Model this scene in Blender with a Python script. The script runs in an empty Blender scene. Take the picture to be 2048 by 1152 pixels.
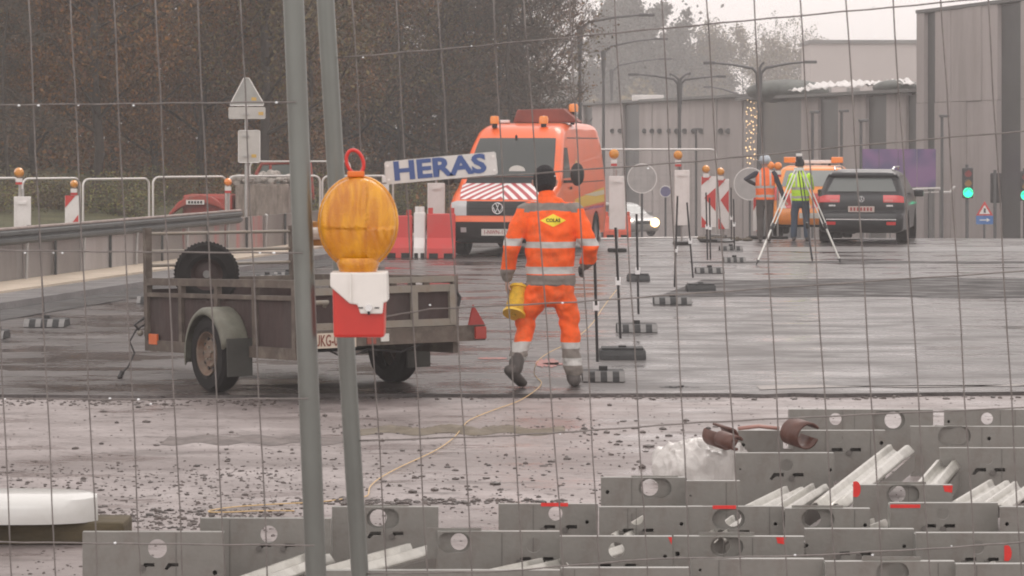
import bpy, bmesh, math, random
import numpy as np
from mathutils import Vector, Matrix
from mathutils.bvhtree import BVHTree

# ---------------------------------------------------------------- camera, world, sun, exposure
SC = bpy.context.scene
COL = SC.collection
F = 5400.0            # focal length in pixels of the 2048 px wide photograph
HOR = 291.0           # row of the horizon
H = 2.0               # eye height above the road
cam_data = bpy.data.cameras.new("camera")
cam = bpy.data.objects.new("camera", cam_data)
COL.objects.link(cam)
cam.location = (0, 0, H)
cam.rotation_euler = (math.radians(90), 0, 0)
cam_data.sensor_width = 36.0
cam_data.lens = F / 2048 * 36.0
cam_data.shift_y = -(576 - HOR) / 2048
cam_data.clip_start = 0.2
cam_data.clip_end = 2000
cam_data.dof.use_dof = True
cam_data.dof.focus_distance = 16.0
cam_data.dof.aperture_fstop = 32.0
SC.camera = cam

SUN_EL, SUN_AZ = math.radians(48), math.radians(200)
world = bpy.data.worlds.new("World")
SC.world = world
world.use_nodes = True
nt = world.node_tree
nt.nodes.clear()
o = nt.nodes.new('ShaderNodeOutputWorld'); bg = nt.nodes.new('ShaderNodeBackground')
sky = nt.nodes.new('ShaderNodeTexSky'); sky.sky_type = 'NISHITA'; sky.sun_disc = False
sky.sun_elevation = SUN_EL; sky.sun_rotation = SUN_AZ; sky.dust_density = 4.0; sky.air_density = 1.5
hs = nt.nodes.new('ShaderNodeHueSaturation'); hs.inputs['Saturation'].default_value = 0.10
mx = nt.nodes.new('ShaderNodeMix'); mx.data_type = 'RGBA'; mx.inputs[0].default_value = 0.72
mx.inputs[7].default_value = (10.3, 9.4, 9.05, 1)
nt.links.new(sky.outputs[0], hs.inputs['Color'])
nt.links.new(hs.outputs[0], mx.inputs[6])
nt.links.new(mx.outputs[2], bg.inputs['Color'])
bg.inputs['Strength'].default_value = 0.125
nt.links.new(bg.outputs[0], o.inputs[0])

sd = bpy.data.lights.new("sun", 'SUN'); sd.energy = 0.7; sd.angle = math.radians(25); sd.color = (1, .95, .90)
sun = bpy.data.objects.new("sun", sd); COL.objects.link(sun)
sun.location = (0, 0, 40)
sun.rotation_euler = (math.radians(90) - SUN_EL, 0, math.radians(160))
SC.view_settings.view_transform = 'Standard'
SC.view_settings.look = 'None'
SC.view_settings.gamma = 1.0
SC.view_settings.use_curve_mapping = False
SC.view_settings.exposure = 0.20
SC.cycles.volume_bounces = 1
SC.cycles.max_bounces = 6
SC.cycles.diffuse_bounces = 3
SC.cycles.transparent_max_bounces = 8
SC.cycles.filter_width = 1.9
HAZE_DENSITY = 0.0016

# ---------------------------------------------------------------- helpers
R = random.Random(7)
def gz(Y):
    if Y < 8: return .4
    if Y < 10.5:
        k = (10.5 - Y) / 2.5
        return .4 * k * k * (3 - 2 * k)
    if Y < 57: return 0.0
    return -0.034 * (min(Y, 230) - 57)
def P(px, py, Y): return Vector(((px - 1024) / F * Y, Y, H + (HOR - py) / F * Y))
def G(px, py):
    Y = F * H / (py - HOR)
    return Vector(((px - 1024) / F * Y, Y, 0))
def XofP(px, Y): return (px - 1024) / F * Y

_mats = {}
def mat(name, col, rough=.6, metal=0, var=None, bump=None, spec=.5, coat=0, emit=None, trans=0, alpha=1, stretch=(1, 1, 1), grime=None):
    """col linear albedo; var=(scale, amount[, colour2]); bump=(scale, strength); grime=(scale, colour, amount)"""
    m = bpy.data.materials.new(name); m.use_nodes = True
    t = m.node_tree; b = t.nodes['Principled BSDF']
    b.inputs['Base Color'].default_value = (*col, 1)
    b.inputs['Roughness'].default_value = rough
    b.inputs['Metallic'].default_value = metal
    b.inputs['Specular IOR Level'].default_value = spec
    b.inputs['Coat Weight'].default_value = coat
    b.inputs['Transmission Weight'].default_value = trans
    b.inputs['Alpha'].default_value = alpha
    if emit:
        b.inputs['Emission Color'].default_value = (*emit[0], 1); b.inputs['Emission Strength'].default_value = emit[1]
    if var or bump or grime:
        tc = t.nodes.new('ShaderNodeTexCoord'); mp = t.nodes.new('ShaderNodeMapping')
        mp.inputs['Scale'].default_value = stretch
        t.links.new(tc.outputs['Object'], mp.inputs[0])
    last = None
    if var:
        n = t.nodes.new('ShaderNodeTexNoise'); n.inputs['Scale'].default_value = var[0]; n.inputs['Detail'].default_value = 6; n.inputs['Roughness'].default_value = .65
        t.links.new(mp.outputs[0], n.inputs['Vector'])
        rp = t.nodes.new('ShaderNodeValToRGB')
        rp.color_ramp.elements[0].position = .3; rp.color_ramp.elements[1].position = .72
        c2 = var[2] if len(var) > 2 else tuple(min(1, c * (1 + var[1])) for c in col)
        rp.color_ramp.elements[0].color = (*[c * (1 - var[1]) for c in col], 1)
        rp.color_ramp.elements[1].color = (*c2, 1)
        t.links.new(n.outputs[0], rp.inputs[0])
        last = rp.outputs[0]
    if grime:
        n2 = t.nodes.new('ShaderNodeTexNoise'); n2.inputs['Scale'].default_value = grime[0]; n2.inputs['Detail'].default_value = 8; n2.inputs['Roughness'].default_value = .7
        t.links.new(mp.outputs[0], n2.inputs['Vector'])
        r2 = t.nodes.new('ShaderNodeValToRGB'); r2.color_ramp.elements[0].position = .48; r2.color_ramp.elements[1].position = .66
        r2.color_ramp.elements[0].color = (0, 0, 0, 1); r2.color_ramp.elements[1].color = (grime[2],) * 3 + (1,)
        t.links.new(n2.outputs[0], r2.inputs[0])
        g = t.nodes.new('ShaderNodeMix'); g.data_type = 'RGBA'
        t.links.new(r2.outputs[0], g.inputs[0])
        if last: t.links.new(last, g.inputs[6])
        else: g.inputs[6].default_value = (*col, 1)
        g.inputs[7].default_value = (*grime[1], 1)
        last = g.outputs[2]
    if last: t.links.new(last, b.inputs['Base Color'])
    if bump:
        n3 = t.nodes.new('ShaderNodeTexNoise'); n3.inputs['Scale'].default_value = bump[0]; n3.inputs['Detail'].default_value = 5
        t.links.new(mp.outputs[0], n3.inputs['Vector'])
        bp = t.nodes.new('ShaderNodeBump'); bp.inputs['Strength'].default_value = bump[1]; bp.inputs['Distance'].default_value = .02
        t.links.new(n3.outputs[0], bp.inputs['Height']); t.links.new(bp.outputs[0], b.inputs['Normal'])
    return m

class MB:
    def __init__(s): s.v = []; s.f = []; s.m = []; s.mi = 0; s.M = None
    def add(s, vs, fs):
        o = len(s.v)
        if s.M is not None: vs = [s.M @ Vector(v) for v in vs]
        s.v += [tuple(v) for v in vs]
        s.f += [tuple(i + o for i in f) for f in fs]; s.m += [s.mi] * len(fs)
        return s
    def box(s, c, d, rz=0, rx=0, ry=0):
        a, b, e = d[0] / 2, d[1] / 2, d[2] / 2
        vs = [Vector((x, y, z)) for x in (-a, a) for y in (-b, b) for z in (-e, e)]
        if rz or rx or ry:
            r = Matrix.Rotation(rz, 3, 'Z') @ Matrix.Rotation(ry, 3, 'Y') @ Matrix.Rotation(rx, 3, 'X')
            vs = [r @ v for v in vs]
        c = Vector(c)
        return s.add([v + c for v in vs], [(0, 1, 3, 2), (4, 6, 7, 5), (0, 4, 5, 1), (2, 3, 7, 6), (0, 2, 6, 4), (1, 5, 7, 3)])
    def tube(s, pts, r, seg=8, cap=True, closed=False, side=None):
        pts = [Vector(p) for p in pts]; n = len(pts)
        rr = r if isinstance(r, (list, tuple)) else [r] * n
        vs = []; fs = []; prev = None
        for i, p in enumerate(pts):
            if closed: t = pts[(i + 1) % n] - pts[i - 1]
            else: t = pts[min(i + 1, n - 1)] - pts[max(i - 1, 0)]
            if t.length < 1e-9: t = Vector((0, 0, 1))
            t.normalize()
            if prev is None:
                ref = side or (Vector((0, 0, 1)) if abs(t.z) < .9 else Vector((1, 0, 0)))
                a = t.cross(ref)
                if a.length < 1e-6: a = t.cross(Vector((0, 1, 0)))
            else: a = prev - t * prev.dot(t)
            a.normalize(); prev = a; b = t.cross(a)
            ra, rb = rr[i] if isinstance(rr[i], (tuple, list)) else (rr[i], rr[i])
            for k in range(seg):
                an = 2 * math.pi * k / seg
                vs.append(p + a * (ra * math.cos(an)) + b * (rb * math.sin(an)))
        m = n if closed else n - 1
        for i in range(m):
            j = (i + 1) % n
            for k in range(seg):
                l = (k + 1) % seg
                fs.append((i * seg + k, i * seg + l, j * seg + l, j * seg + k))
        if cap and not closed:
            fs.append(tuple(range(seg - 1, -1, -1))); fs.append(tuple((n - 1) * seg + k for k in range(seg)))
        return s.add(vs, fs)
    def cyl(s, p0, p1, r0, r1=None, seg=16): return s.tube([p0, p1], [r0, r0 if r1 is None else r1], seg)
    def ball(s, c, r, seg=12, rings=8):
        rx, ry, rz = r if isinstance(r, (tuple, list)) else (r, r, r)
        vs = [(c[0], c[1], c[2] - rz)]; fs = []
        for i in range(1, rings):
            ph = -math.pi / 2 + math.pi * i / rings
            for k in range(seg):
                a = 2 * math.pi * k / seg
                vs.append((c[0] + rx * math.cos(ph) * math.cos(a), c[1] + ry * math.cos(ph) * math.sin(a), c[2] + rz * math.sin(ph)))
        vs.append((c[0], c[1], c[2] + rz)); top = len(vs) - 1
        for k in range(seg):
            l = (k + 1) % seg
            fs.append((0, 1 + l, 1 + k)); fs.append((top, top - seg + k, top - seg + l))
            for i in range(rings - 2):
                fs.append((1 + i * seg + k, 1 + i * seg + l, 1 + (i + 1) * seg + l, 1 + (i + 1) * seg + k))
        return s.add(vs, fs)
    def lathe(s, prof, c=(0, 0, 0), axis='Z', seg=24, closed=False):
        """prof: (radius, height)"""
        vs = []; fs = []; n = len(prof)
        for r, h in prof:
            for k in range(seg):
                a = 2 * math.pi * k / seg; x, y = r * math.cos(a), r * math.sin(a)
                if axis == 'Z': v = (x, y, h)
                elif axis == 'Y': v = (x, h, y)
                else: v = (h, x, y)
                vs.append((c[0] + v[0], c[1] + v[1], c[2] + v[2]))
        for i in range(n if closed else n - 1):
            j = (i + 1) % n
            for k in range(seg):
                l = (k + 1) % seg
                fs.append((i * seg + k, i * seg + l, j * seg + l, j * seg + k))
        return s.add(vs, fs)
    def prism(s, pts, d0, d1, plane='XZ'):
        """polygon in a plane, extruded from d0 to d1 along the third axis"""
        def w(a, b, d): return {'XZ': (a, d, b), 'XY': (a, b, d), 'YZ': (d, a, b)}[plane]
        n = len(pts)
        vs = [w(a, b, d0) for a, b in pts] + [w(a, b, d1) for a, b in pts]
        fs = [tuple(range(n)), tuple(range(2 * n - 1, n - 1, -1))] + [(i, (i + 1) % n, n + (i + 1) % n, n + i) for i in range(n)]
        return s.add(vs, fs)
    def grid(s, P2):
        """P2: rows of points"""
        nr, nc = len(P2), len(P2[0])
        return s.add([p for row in P2 for p in row], [(i * nc + j, i * nc + j + 1, (i + 1) * nc + j + 1, (i + 1) * nc + j) for i in range(nr - 1) for j in range(nc - 1)])
    def build(s, name, mats, parent=None, smooth=None, bevel=0, fix=True):
        me = bpy.data.meshes.new(name)
        me.from_pydata(s.v, [], s.f)
        if not isinstance(mats, (list, tuple)): mats = [mats]
        for m in mats: me.materials.append(m)
        me.polygons.foreach_set('material_index', s.m)
        if fix or smooth:
            bm = bmesh.new(); bm.from_mesh(me)
            if fix: bmesh.ops.recalc_face_normals(bm, faces=bm.faces)
            if bevel: bmesh.ops.bevel(bm, geom=[e for e in bm.edges if e.is_manifold and e.calc_face_angle(0) > .5], offset=bevel, segments=2, affect='EDGES', profile=.6)
            if smooth:
                for f in bm.faces: f.smooth = True
                for e in bm.edges:
                    e.smooth = not (e.is_manifold and e.calc_face_angle(0) > smooth)
            bm.to_mesh(me); bm.free()
        return link(name, me, parent)

def link(name, me, parent=None):
    ob = bpy.data.objects.new(name, me); COL.objects.link(ob)
    if parent: ob.parent = parent
    return ob
def tag(o, label=None, cat=None, group=None, kind=None):
    if label: o['label'] = label
    if cat: o['category'] = cat
    if group: o['group'] = group
    if kind: o['kind'] = kind
    return o
def thing(name, label, cat, loc=(0, 0, 0), rz=0, group=None):
    e = bpy.data.objects.new(name, None); COL.objects.link(e); e.empty_display_size = .1
    e.location = loc; e.rotation_euler = (0, 0, rz)
    return tag(e, label, cat, group)
def copy_tree(o, parent=None):
    c = o.copy(); COL.objects.link(c); c.parent = parent
    for ch in list(o.children): copy_tree(ch, c)
    return c
def text_mesh(txt, size, mat_, depth=.001, spacing=1.0, bold=0.0):
    cu = bpy.data.curves.new('txt', 'FONT'); cu.body = txt; cu.size = size; cu.extrude = depth; cu.align_x = 'CENTER'; cu.align_y = 'CENTER'
    cu.space_character = spacing; cu.offset = bold; cu.resolution_u = 3
    ob = bpy.data.objects.new('txt', cu); COL.objects.link(ob)
    bpy.context.view_layer.update()
    me = bpy.data.meshes.new_from_object(ob.evaluated_get(bpy.context.evaluated_depsgraph_get()))
    bpy.data.objects.remove(ob); me.materials.clear(); me.materials.append(mat_)
    return me
def put_text(name, txt, size, mat_, parent, loc, rot, bold=0.0, spacing=1.0, depth=.001, sx=1.0):
    me = text_mesh(txt, size, mat_, depth, spacing, bold)
    ob = link(name, me, parent); ob.location = loc; ob.rotation_euler = rot; ob.scale = (sx, 1, 1)
    return ob
def curve_plate(outer, holes, thick):
    """flat plate in XZ with holes cut through, thickness along Y"""
    cu = bpy.data.curves.new('pl', 'CURVE'); cu.dimensions = '2D'; cu.fill_mode = 'BOTH'; cu.extrude = thick / 2
    for lp in [outer] + holes:
        sp = cu.splines.new('POLY'); sp.points.add(len(lp) - 1)
        for i, (x, z) in enumerate(lp): sp.points[i].co = (x, z, 0, 1)
        sp.use_cyclic_u = True
    ob = bpy.data.objects.new('pl', cu); COL.objects.link(ob)
    bpy.context.view_layer.update()
    me = bpy.data.meshes.new_from_object(ob.evaluated_get(bpy.context.evaluated_depsgraph_get()))
    bpy.data.objects.remove(ob)
    me.transform(Matrix.Rotation(math.radians(90), 4, 'X'))
    return me
def circ(cx, cz, r, n=18, rz=None): return [(cx + r * math.cos(2 * math.pi * k / n), cz + (rz or r) * math.sin(2 * math.pi * k / n)) for k in range(n)]
def stadium(cx, cz, w, h, n=8):
    r = h / 2; d = w / 2 - r
    return [(cx + d + r * math.cos(a), cz + r * math.sin(a)) for a in [-math.pi / 2 + math.pi * k / n for k in range(n + 1)]] + \
           [(cx - d + r * math.cos(a), cz + r * math.sin(a)) for a in [math.pi / 2 + math.pi * k / n for k in range(n + 1)]]
def rrect(x0, x1, z0, z1, r, n=4):
    out = []
    for cx, cz, a0 in ((x1 - r, z0 + r, -90), (x1 - r, z1 - r, 0), (x0 + r, z1 - r, 90), (x0 + r, z0 + r, 180)):
        for k in range(n + 1):
            a = math.radians(a0 + 90 * k / n); out.append((cx + r * math.cos(a), cz + r * math.sin(a)))
    return out
def remeshed(mb, name, mats, voxel, parent=None, smooth_it=3, classify=None):
    me = bpy.data.meshes.new(name); me.from_pydata(mb.v, [], mb.f)
    bm = bmesh.new(); bm.from_mesh(me); bmesh.ops.recalc_face_normals(bm, faces=bm.faces); bm.to_mesh(me); bm.free()
    tmp = bpy.data.objects.new('tmp', me); COL.objects.link(tmp)
    rm = tmp.modifiers.new('r', 'REMESH'); rm.mode = 'VOXEL'; rm.voxel_size = voxel; rm.use_smooth_shade = True
    if smooth_it:
        sm = tmp.modifiers.new('s', 'SMOOTH'); sm.iterations = smooth_it; sm.factor = .5
    bpy.context.view_layer.update()
    out = bpy.data.meshes.new_from_object(tmp.evaluated_get(bpy.context.evaluated_depsgraph_get()))
    bpy.data.objects.remove(tmp)
    out.name = name; out.materials.clear()
    if not isinstance(mats, (list, tuple)): mats = [mats]
    for m in mats: out.materials.append(m)
    if classify:
        out.polygons.foreach_set('material_index', [classify(p.center) for p in out.polygons])
    out.polygons.foreach_set('use_smooth', [True] * len(out.polygons))
    return link(name, out, parent)
# ---------------------------------------------------------------- materials
M = {}
def ground_mat(name, c1, c2, rough, wet, sc, speck=None, puddle=False, patch=None, spec=.45):
    m = bpy.data.materials.new(name); m.use_nodes = True
    t = m.node_tree; b = t.nodes['Principled BSDF']; L = t.links.new
    g = t.nodes.new('ShaderNodeNewGeometry')
    def noise(scale, detail=6, st=(1, 1, 1)):
        mp = t.nodes.new('ShaderNodeMapping'); mp.inputs['Scale'].default_value = st; L(g.outputs['Position'], mp.inputs[0])
        n = t.nodes.new('ShaderNodeTexNoise'); n.inputs['Scale'].default_value = scale; n.inputs['Detail'].default_value = detail; n.inputs['Roughness'].default_value = .62
        L(mp.outputs[0], n.inputs['Vector']); return n.outputs[0]
    def ramp(src, p0, p1, a, bcol):
        r = t.nodes.new('ShaderNodeValToRGB'); r.color_ramp.elements[0].position = p0; r.color_ramp.elements[1].position = p1
        r.color_ramp.elements[0].color = (*a, 1) if isinstance(a, tuple) else (a, a, a, 1)
        r.color_ramp.elements[1].color = (*bcol, 1) if isinstance(bcol, tuple) else (bcol, bcol, bcol, 1)
        L(src, r.inputs[0]); return r.outputs[0]
    def mixc(f, a, bb, mode='MIX'):
        x = t.nodes.new('ShaderNodeMix'); x.data_type = 'RGBA'; x.blend_type = mode
        if isinstance(f, float): x.inputs[0].default_value = f
        else: L(f, x.inputs[0])
        for i, q in ((6, a), (7, bb)):
            if isinstance(q, tuple): x.inputs[i].default_value = (*q, 1)
            else: L(q, x.inputs[i])
        return x.outputs[2]
    base = ramp(noise(sc, 8, (.8, 1, 1)), .32, .68, c1, c2)
    fine = ramp(noise(28, 4), .25, .75, .82, 1.12)
    base = mixc(1.0, base, fine, 'MULTIPLY')
    if speck:
        base = mixc(ramp(noise(11, 3), .60, .66, 0.0, speck[1]), base, speck[0])
        base = mixc(ramp(noise(3.1, 8, (.35, 1, 1)), .57, .63, 0.0, speck[1] * .7), base, speck[0])
    if patch: base = mixc(ramp(noise(.55, 5, (.3, 1, 1)), .42, .60, 0.0, .75), base, patch)
    L(base, b.inputs['Base Color'])
    rr = ramp(noise(sc * 1.1, 8, (.5, 1, 1)), .40, .62, rough, wet)
    L(rr, b.inputs['Roughness'])
    b.inputs['Specular IOR Level'].default_value = spec
    bp = t.nodes.new('ShaderNodeBump'); bp.inputs['Distance'].default_value = .014
    L(ramp(noise(sc * 1.1, 8, (.5, 1, 1)), .44, .60, .75, .08 if puddle else .45), bp.inputs['Strength'])
    L(noise(22, 6), bp.inputs['Height']); L(bp.outputs[0], b.inputs['Normal'])
    return m
M['mud'] = ground_mat('wet_mud', (.215, .182, .176), (.385, .342, .334), .60, .22, 1.6, ((.065, .05, .045), .85), patch=(.165, .136, .13), puddle=True)
M['asphalt'] = ground_mat('wet_asphalt', (.038, .032, .031), (.145, .128, .124), .50, .10, 1.1, ((.028, .024, .024), .8), puddle=True, patch=(.06, .052, .05))
M['asphalt_new'] = ground_mat('fresh_asphalt', (.022, .020, .020), (.085, .078, .076), .9, .45, 2.2, ((.012, .012, .012), .8), spec=.25)
M['pave'] = ground_mat('pavement', (.12, .115, .115), (.2, .19, .19), .5, .3, 1.6)
M['cream'] = ground_mat('cream_kerb', (.44, .365, .28), (.58, .49, .39), .6, .45, 2.0)
M['gutter'] = ground_mat('gutter', (.03, .03, .032), (.06, .058, .058), .5, .3, 1.5)
M['pale_edge'] = ground_mat('pale_concrete', (.17, .15, .14), (.30, .27, .25), .5, .25, 1.2)
M['grassy'] = ground_mat('grass_soil', (.045, .05, .02), (.11, .105, .045), .9, .8, 1.5, ((.08, .05, .03), .6))

# ---------------------------------------------------------------- ground sheets
def sheet(name, left, right, m, z=0.0, n=1, nx=1, jitter=0, kind='structure', label=None):
    """left / right : matching polylines [(x,y)...]; z above terrain"""
    rows = []
    for i in range(len(left) - 1):
        for k in range(n if i < len(left) - 2 else n + 1):
            f = k / n
            a = (left[i][0] + (left[i + 1][0] - left[i][0]) * f, left[i][1] + (left[i + 1][1] - left[i][1]) * f)
            b = (right[i][0] + (right[i + 1][0] - right[i][0]) * f, right[i][1] + (right[i + 1][1] - right[i][1]) * f)
            row = []
            for j in range(nx + 1):
                g = j / nx; x = a[0] + (b[0] - a[0]) * g; y = a[1] + (b[1] - a[1]) * g
                if jitter: y += jitter * math.sin(x * 3.1 + i) * math.sin(x * 1.3 + 2) + R.uniform(-jitter, jitter) * .4
                row.append((x, y, gz(y) + z))
            rows.append(row)
    o = MB().grid(rows).build(name, m, fix=False)
    tag(o, label=label, kind=kind)
    return o
ys = [-6, 0, 4, 8, 8.6, 9.2, 9.8, 10.5, 12, 16, 22, 30, 40, 50, 57, 60, 80, 120, 180, 230, 420]
sheet('ground', [(-160, y) for y in ys], [(160, y) for y in ys], M['mud'])
# the wet asphalt road : a slab 3 cm proud of the mud, broken front edge at about 21.5 m
RZ = .03
front = []
for i in range(-60, 121):
    x = i * .25
    y = 21.35 + .06 * (x + 4) * (1 if x < -1 else .55) * .3 + .12 * math.sin(x * 1.7) * math.sin(x * .6) + R.uniform(-.04, .04)
    if x > 2: y += .15
    front.append((x, y))
rows = []
def road_left(Y):  # left edge of the road (gutter line L4)
    return -4.69 + (Y - 24.7) * (.14 if Y < 34.6 else .14) if Y >= 20 else -5.4
base_rows = [[(x, y, 0.001) for x, y in front], [(x, y, RZ) for x, y in front]]
for Y in (23, 26, 30, 34, 38, 44, 50, 57):
    base_rows.append([(x, Y, RZ) for x, y in front])
for Y in (64, 80, 110, 150): base_rows.append([(x, Y, gz(Y) + RZ) for x, y in front])
tag(MB().grid(base_rows).build('road', M['asphalt'], fix=False), 'wet grey asphalt road with a broken near edge', kind='structure')
# darker fresh asphalt lane on the right and a further band
Z1 = RZ + .004
def quadsheet(name, pts, m, z, label=None, nx=40):
    a, b, c, d = pts   # near-left near-right far-right far-left
    rows = []
    for i in range(9):
        f = i / 8; row = []
        for j in range(nx + 1):
            g = j / nx
            x = (a[0] + (b[0] - a[0]) * g) * (1 - f) + (d[0] + (c[0] - d[0]) * g) * f
            y = (a[1] + (b[1] - a[1]) * g) * (1 - f) + (d[1] + (c[1] - d[1]) * g) * f
            e = .22 if i in (0, 8) else 0
            row.append((x, y + e * math.sin(x * 2.3) * math.sin(x * .9 + i) + (R.uniform(-.05, .05) if e else 0), z))
        rows.append(row)
    return tag(MB().grid(rows).build(name, m, fix=False), label, kind='structure')
quadsheet('fresh_asphalt_strip', [(1.9, 35.2), (16, 34.3), (16, 41.0), (2.8, 39.6)], M['asphalt_new'], Z1, 'dark strip of fresh asphalt across the road')
quadsheet('far_asphalt_strip', [(3, 45.2), (18, 44.8), (18, 46.0), (3, 45.9)], M['asphalt_new'], Z1, 'narrow dark asphalt seam across the road')
quadsheet('pale_road_seam', [(2.0, 22.0), (14, 22.5), (14, 23.1), (2.0, 22.03)], M['pale_edge'], Z1, 'pale wet concrete strip along the road edge')
quadsheet('far_pale_strip', [(-3.2, 50.2), (18, 50.0), (18, 52.6), (-3.2, 52.2)], M['pave'], Z1)
# left side : gutter, pavement, cream kerb, behind them the panel wall
def offs(Y, k): # polylines as functions of depth
    base = -6.97 + (Y - 36.7) * .1995   # wall foot line L1
    return base + k
def strip(name, k0, k1, m, z, y0=16, y1=57, label=None, face=True):
    Ys = [y0 + (y1 - y0) * i / 14 for i in range(15)]
    rows = []
    if face and z > .05: rows = [[(offs(Y, k0), Y, z) for Y in Ys], [(offs(Y, k1), Y, z) for Y in Ys], [(offs(Y, k1) + .004, Y, .0) for Y in Ys]]
    else: rows = [[(offs(Y, k0), Y, z) for Y in Ys], [(offs(Y, k1), Y, z) for Y in Ys]]
    return tag(MB().grid(rows).build(name, m, fix=False), label, kind='structure')
strip('verge', -1.2, -.02, M['mud'], .13)
strip('cream_kerb', -.02, .95, M['cream'], .15, label='cream coloured concrete kerb band at the foot of the panel wall')
strip('pavement', .955, 1.75, M['pave'], .12, label='grey wet pavement strip beside the kerb')
strip('gutter', 1.76, 2.5, M['gutter'], RZ + .008, label='dark wet gutter along the pavement')
# grass bank rising on the left behind the wall
rows = []
for i in range(26):
    Y = 40 + i * 4.2
    row = []
    for j in range(16):
        k = j * 1.6
        x = offs(min(Y, 62), -.9) - k
        z = min(.10 * k + .04 * math.sin(Y * .7 + k) + (Y - 40) * .012, 3.2) + .02
        if Y > 57: z += gz(Y) * .3
        row.append((x, Y, z + R.uniform(-.03, .03)))
    rows.append(row)
tag(MB().grid(rows).build('grass_bank', M['grassy'], smooth=2.0), 'rough grassy bank rising under the trees', kind='structure')
# far hill behind everything
rows = []
for i in range(8):
    Y = 330 + i * 18
    rows.append([(x * 6.0, Y, -6 + (4.6 + 3.2 * math.sin(x * .21 + 1) + 1.2 * math.sin(x * .63)) * math.sin(min(i, 4) / 4 * math.pi / 2) * 2.1) for x in range(-26, 27)])
tag(MB().grid(rows).build('far_hill', mat('hill', (.05, .05, .04), .9, var=(.2, .4)), smooth=2.0), kind='structure')

# stones and crumbs lying on the mud : built as real pieces, nobody could count them
def stone_field():
    ico = bmesh.new(); bmesh.ops.create_icosphere(ico, subdivisions=1, radius=1.0)
    bv = np.array([v.co[:] for v in ico.verts]); bf = np.array([[v.index for v in f.verts] for f in ico.faces]); ico.free()
    rng = np.random.default_rng(5)
    spots = []
    def cl(n, px0, px1, py0, py1, s0, s1):
        for _ in range(n):
            px = rng.uniform(px0, px1); py = rng.uniform(py0, py1)
            p = G(px, py); spots.append((p.x, p.y, rng.uniform(s0, s1) * rng.uniform(.6, 1.3)))
    cl(2600, -60, 2100, 800, 1150, .002, .008)
    cl(60, -60, 1300, 810, 1050, .014, .026)
    cl(330, 380, 1250, 900, 1030, .005, .016)
    cl(900, 0, 620, 930, 1060, .003, .012)
    cl(380, 100, 560, 1020, 1060, .005, .018)
    cl(420, 560, 2100, 782, 800, .006, .020)
    cl(340, 0, 560, 795, 812, .006, .016)
    cl(220, 600, 1130, 1000, 1010, .006, .020)
    cl(90, 1150, 1500, 840, 940, .008, .025)
    cl(160, 660, 1200, 850, 870, .005, .014)
    V = []; Fc = []; o = 0
    for x, y, r in spots:
        a = rng.uniform(0, 6.28); sc = np.array([rng.uniform(.8, 1.7), rng.uniform(.7, 1.2), rng.uniform(.45, .85)]) * r
        v = (bv * (1 + rng.uniform(-.25, .25, (len(bv), 1)))) * sc
        c, s = math.cos(a), math.sin(a)
        v = np.stack([v[:, 0] * c - v[:, 1] * s, v[:, 0] * s + v[:, 1] * c, v[:, 2]], 1) + np.array([x, y, gz(y) + r * .14])
        V.append(v); Fc.append(bf + o); o += len(bv)
    me = bpy.data.meshes.new('gravel'); me.from_pydata(np.concatenate(V).tolist(), [], np.concatenate(Fc).tolist())
    me.materials.append(mat('stone', (.07, .054, .048), .45, var=(6, .6)))
    return tag(link('gravel', me), 'dark stones and crumbs scattered over the wet mud', kind='stuff')
stone_field()
# low ridge of spoil where the mud meets the road and in the middle of the mud
def ridge(name, px0, px1, py, h, w, m, label):
    rows = []
    for i in range(60):
        px = px0 + (px1 - px0) * i / 59
        p = G(px, py + 3 * math.sin(i * .4))
        e = max(0, math.sin(math.pi * i / 59)) ** .5
        rows.append([(p.x, p.y + w * (j - 3) / 3, .002 + max(0, h * e * (1 - (abs(j - 3) / 3) ** 1.6)) * R.uniform(.55, 1.15)) for j in range(7)])
    return tag(MB().grid(rows).build(name, m, smooth=2.5), label, kind='structure')
spoil = ground_mat('spoil', (.10, .08, .055), (.17, .14, .10), .8, .6, 5)
ridge('spoil_ridge', 690, 1130, 862, .035, .22, spoil, 'low ridge of olive brown spoil on the mud')
ridge('spoil_ridge', 330, 700, 880, .02, .25, ground_mat('spoil_grey', (.10, .085, .08), (.19, .16, .15), .8, .6, 5), 'faint grey ridge of mud beside the fence poles')
ridge('edge_crumbs', 560, 2060, 786, .012, .10, ground_mat('crumbs', (.05, .042, .04), (.14, .12, .115), .8, .6, 9), 'crumbled dark edge between mud and road')
# ---------------------------------------------------------------- far buildings
M['conc'] = mat('pale_concrete_panel', (.45, .40, .385), .8, var=(.5, .12), stretch=(1, 1, .15), grime=(.7, (.28, .24, .22), .5))
M['conc_dark'] = mat('grey_concrete_panel', (.34, .30, .285), .8, var=(.6, .1), stretch=(1, 1, .1))
M['win'] = mat('dark_window', (.055, .055, .055), .35, var=(1.2, .25))
M['white_metal'] = mat('white_sheet', (.78, .75, .73), .4, var=(2, .08))
M['roof_grey'] = mat('roof_grey', (.16, .155, .15), .6, var=(1, .2))
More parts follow.
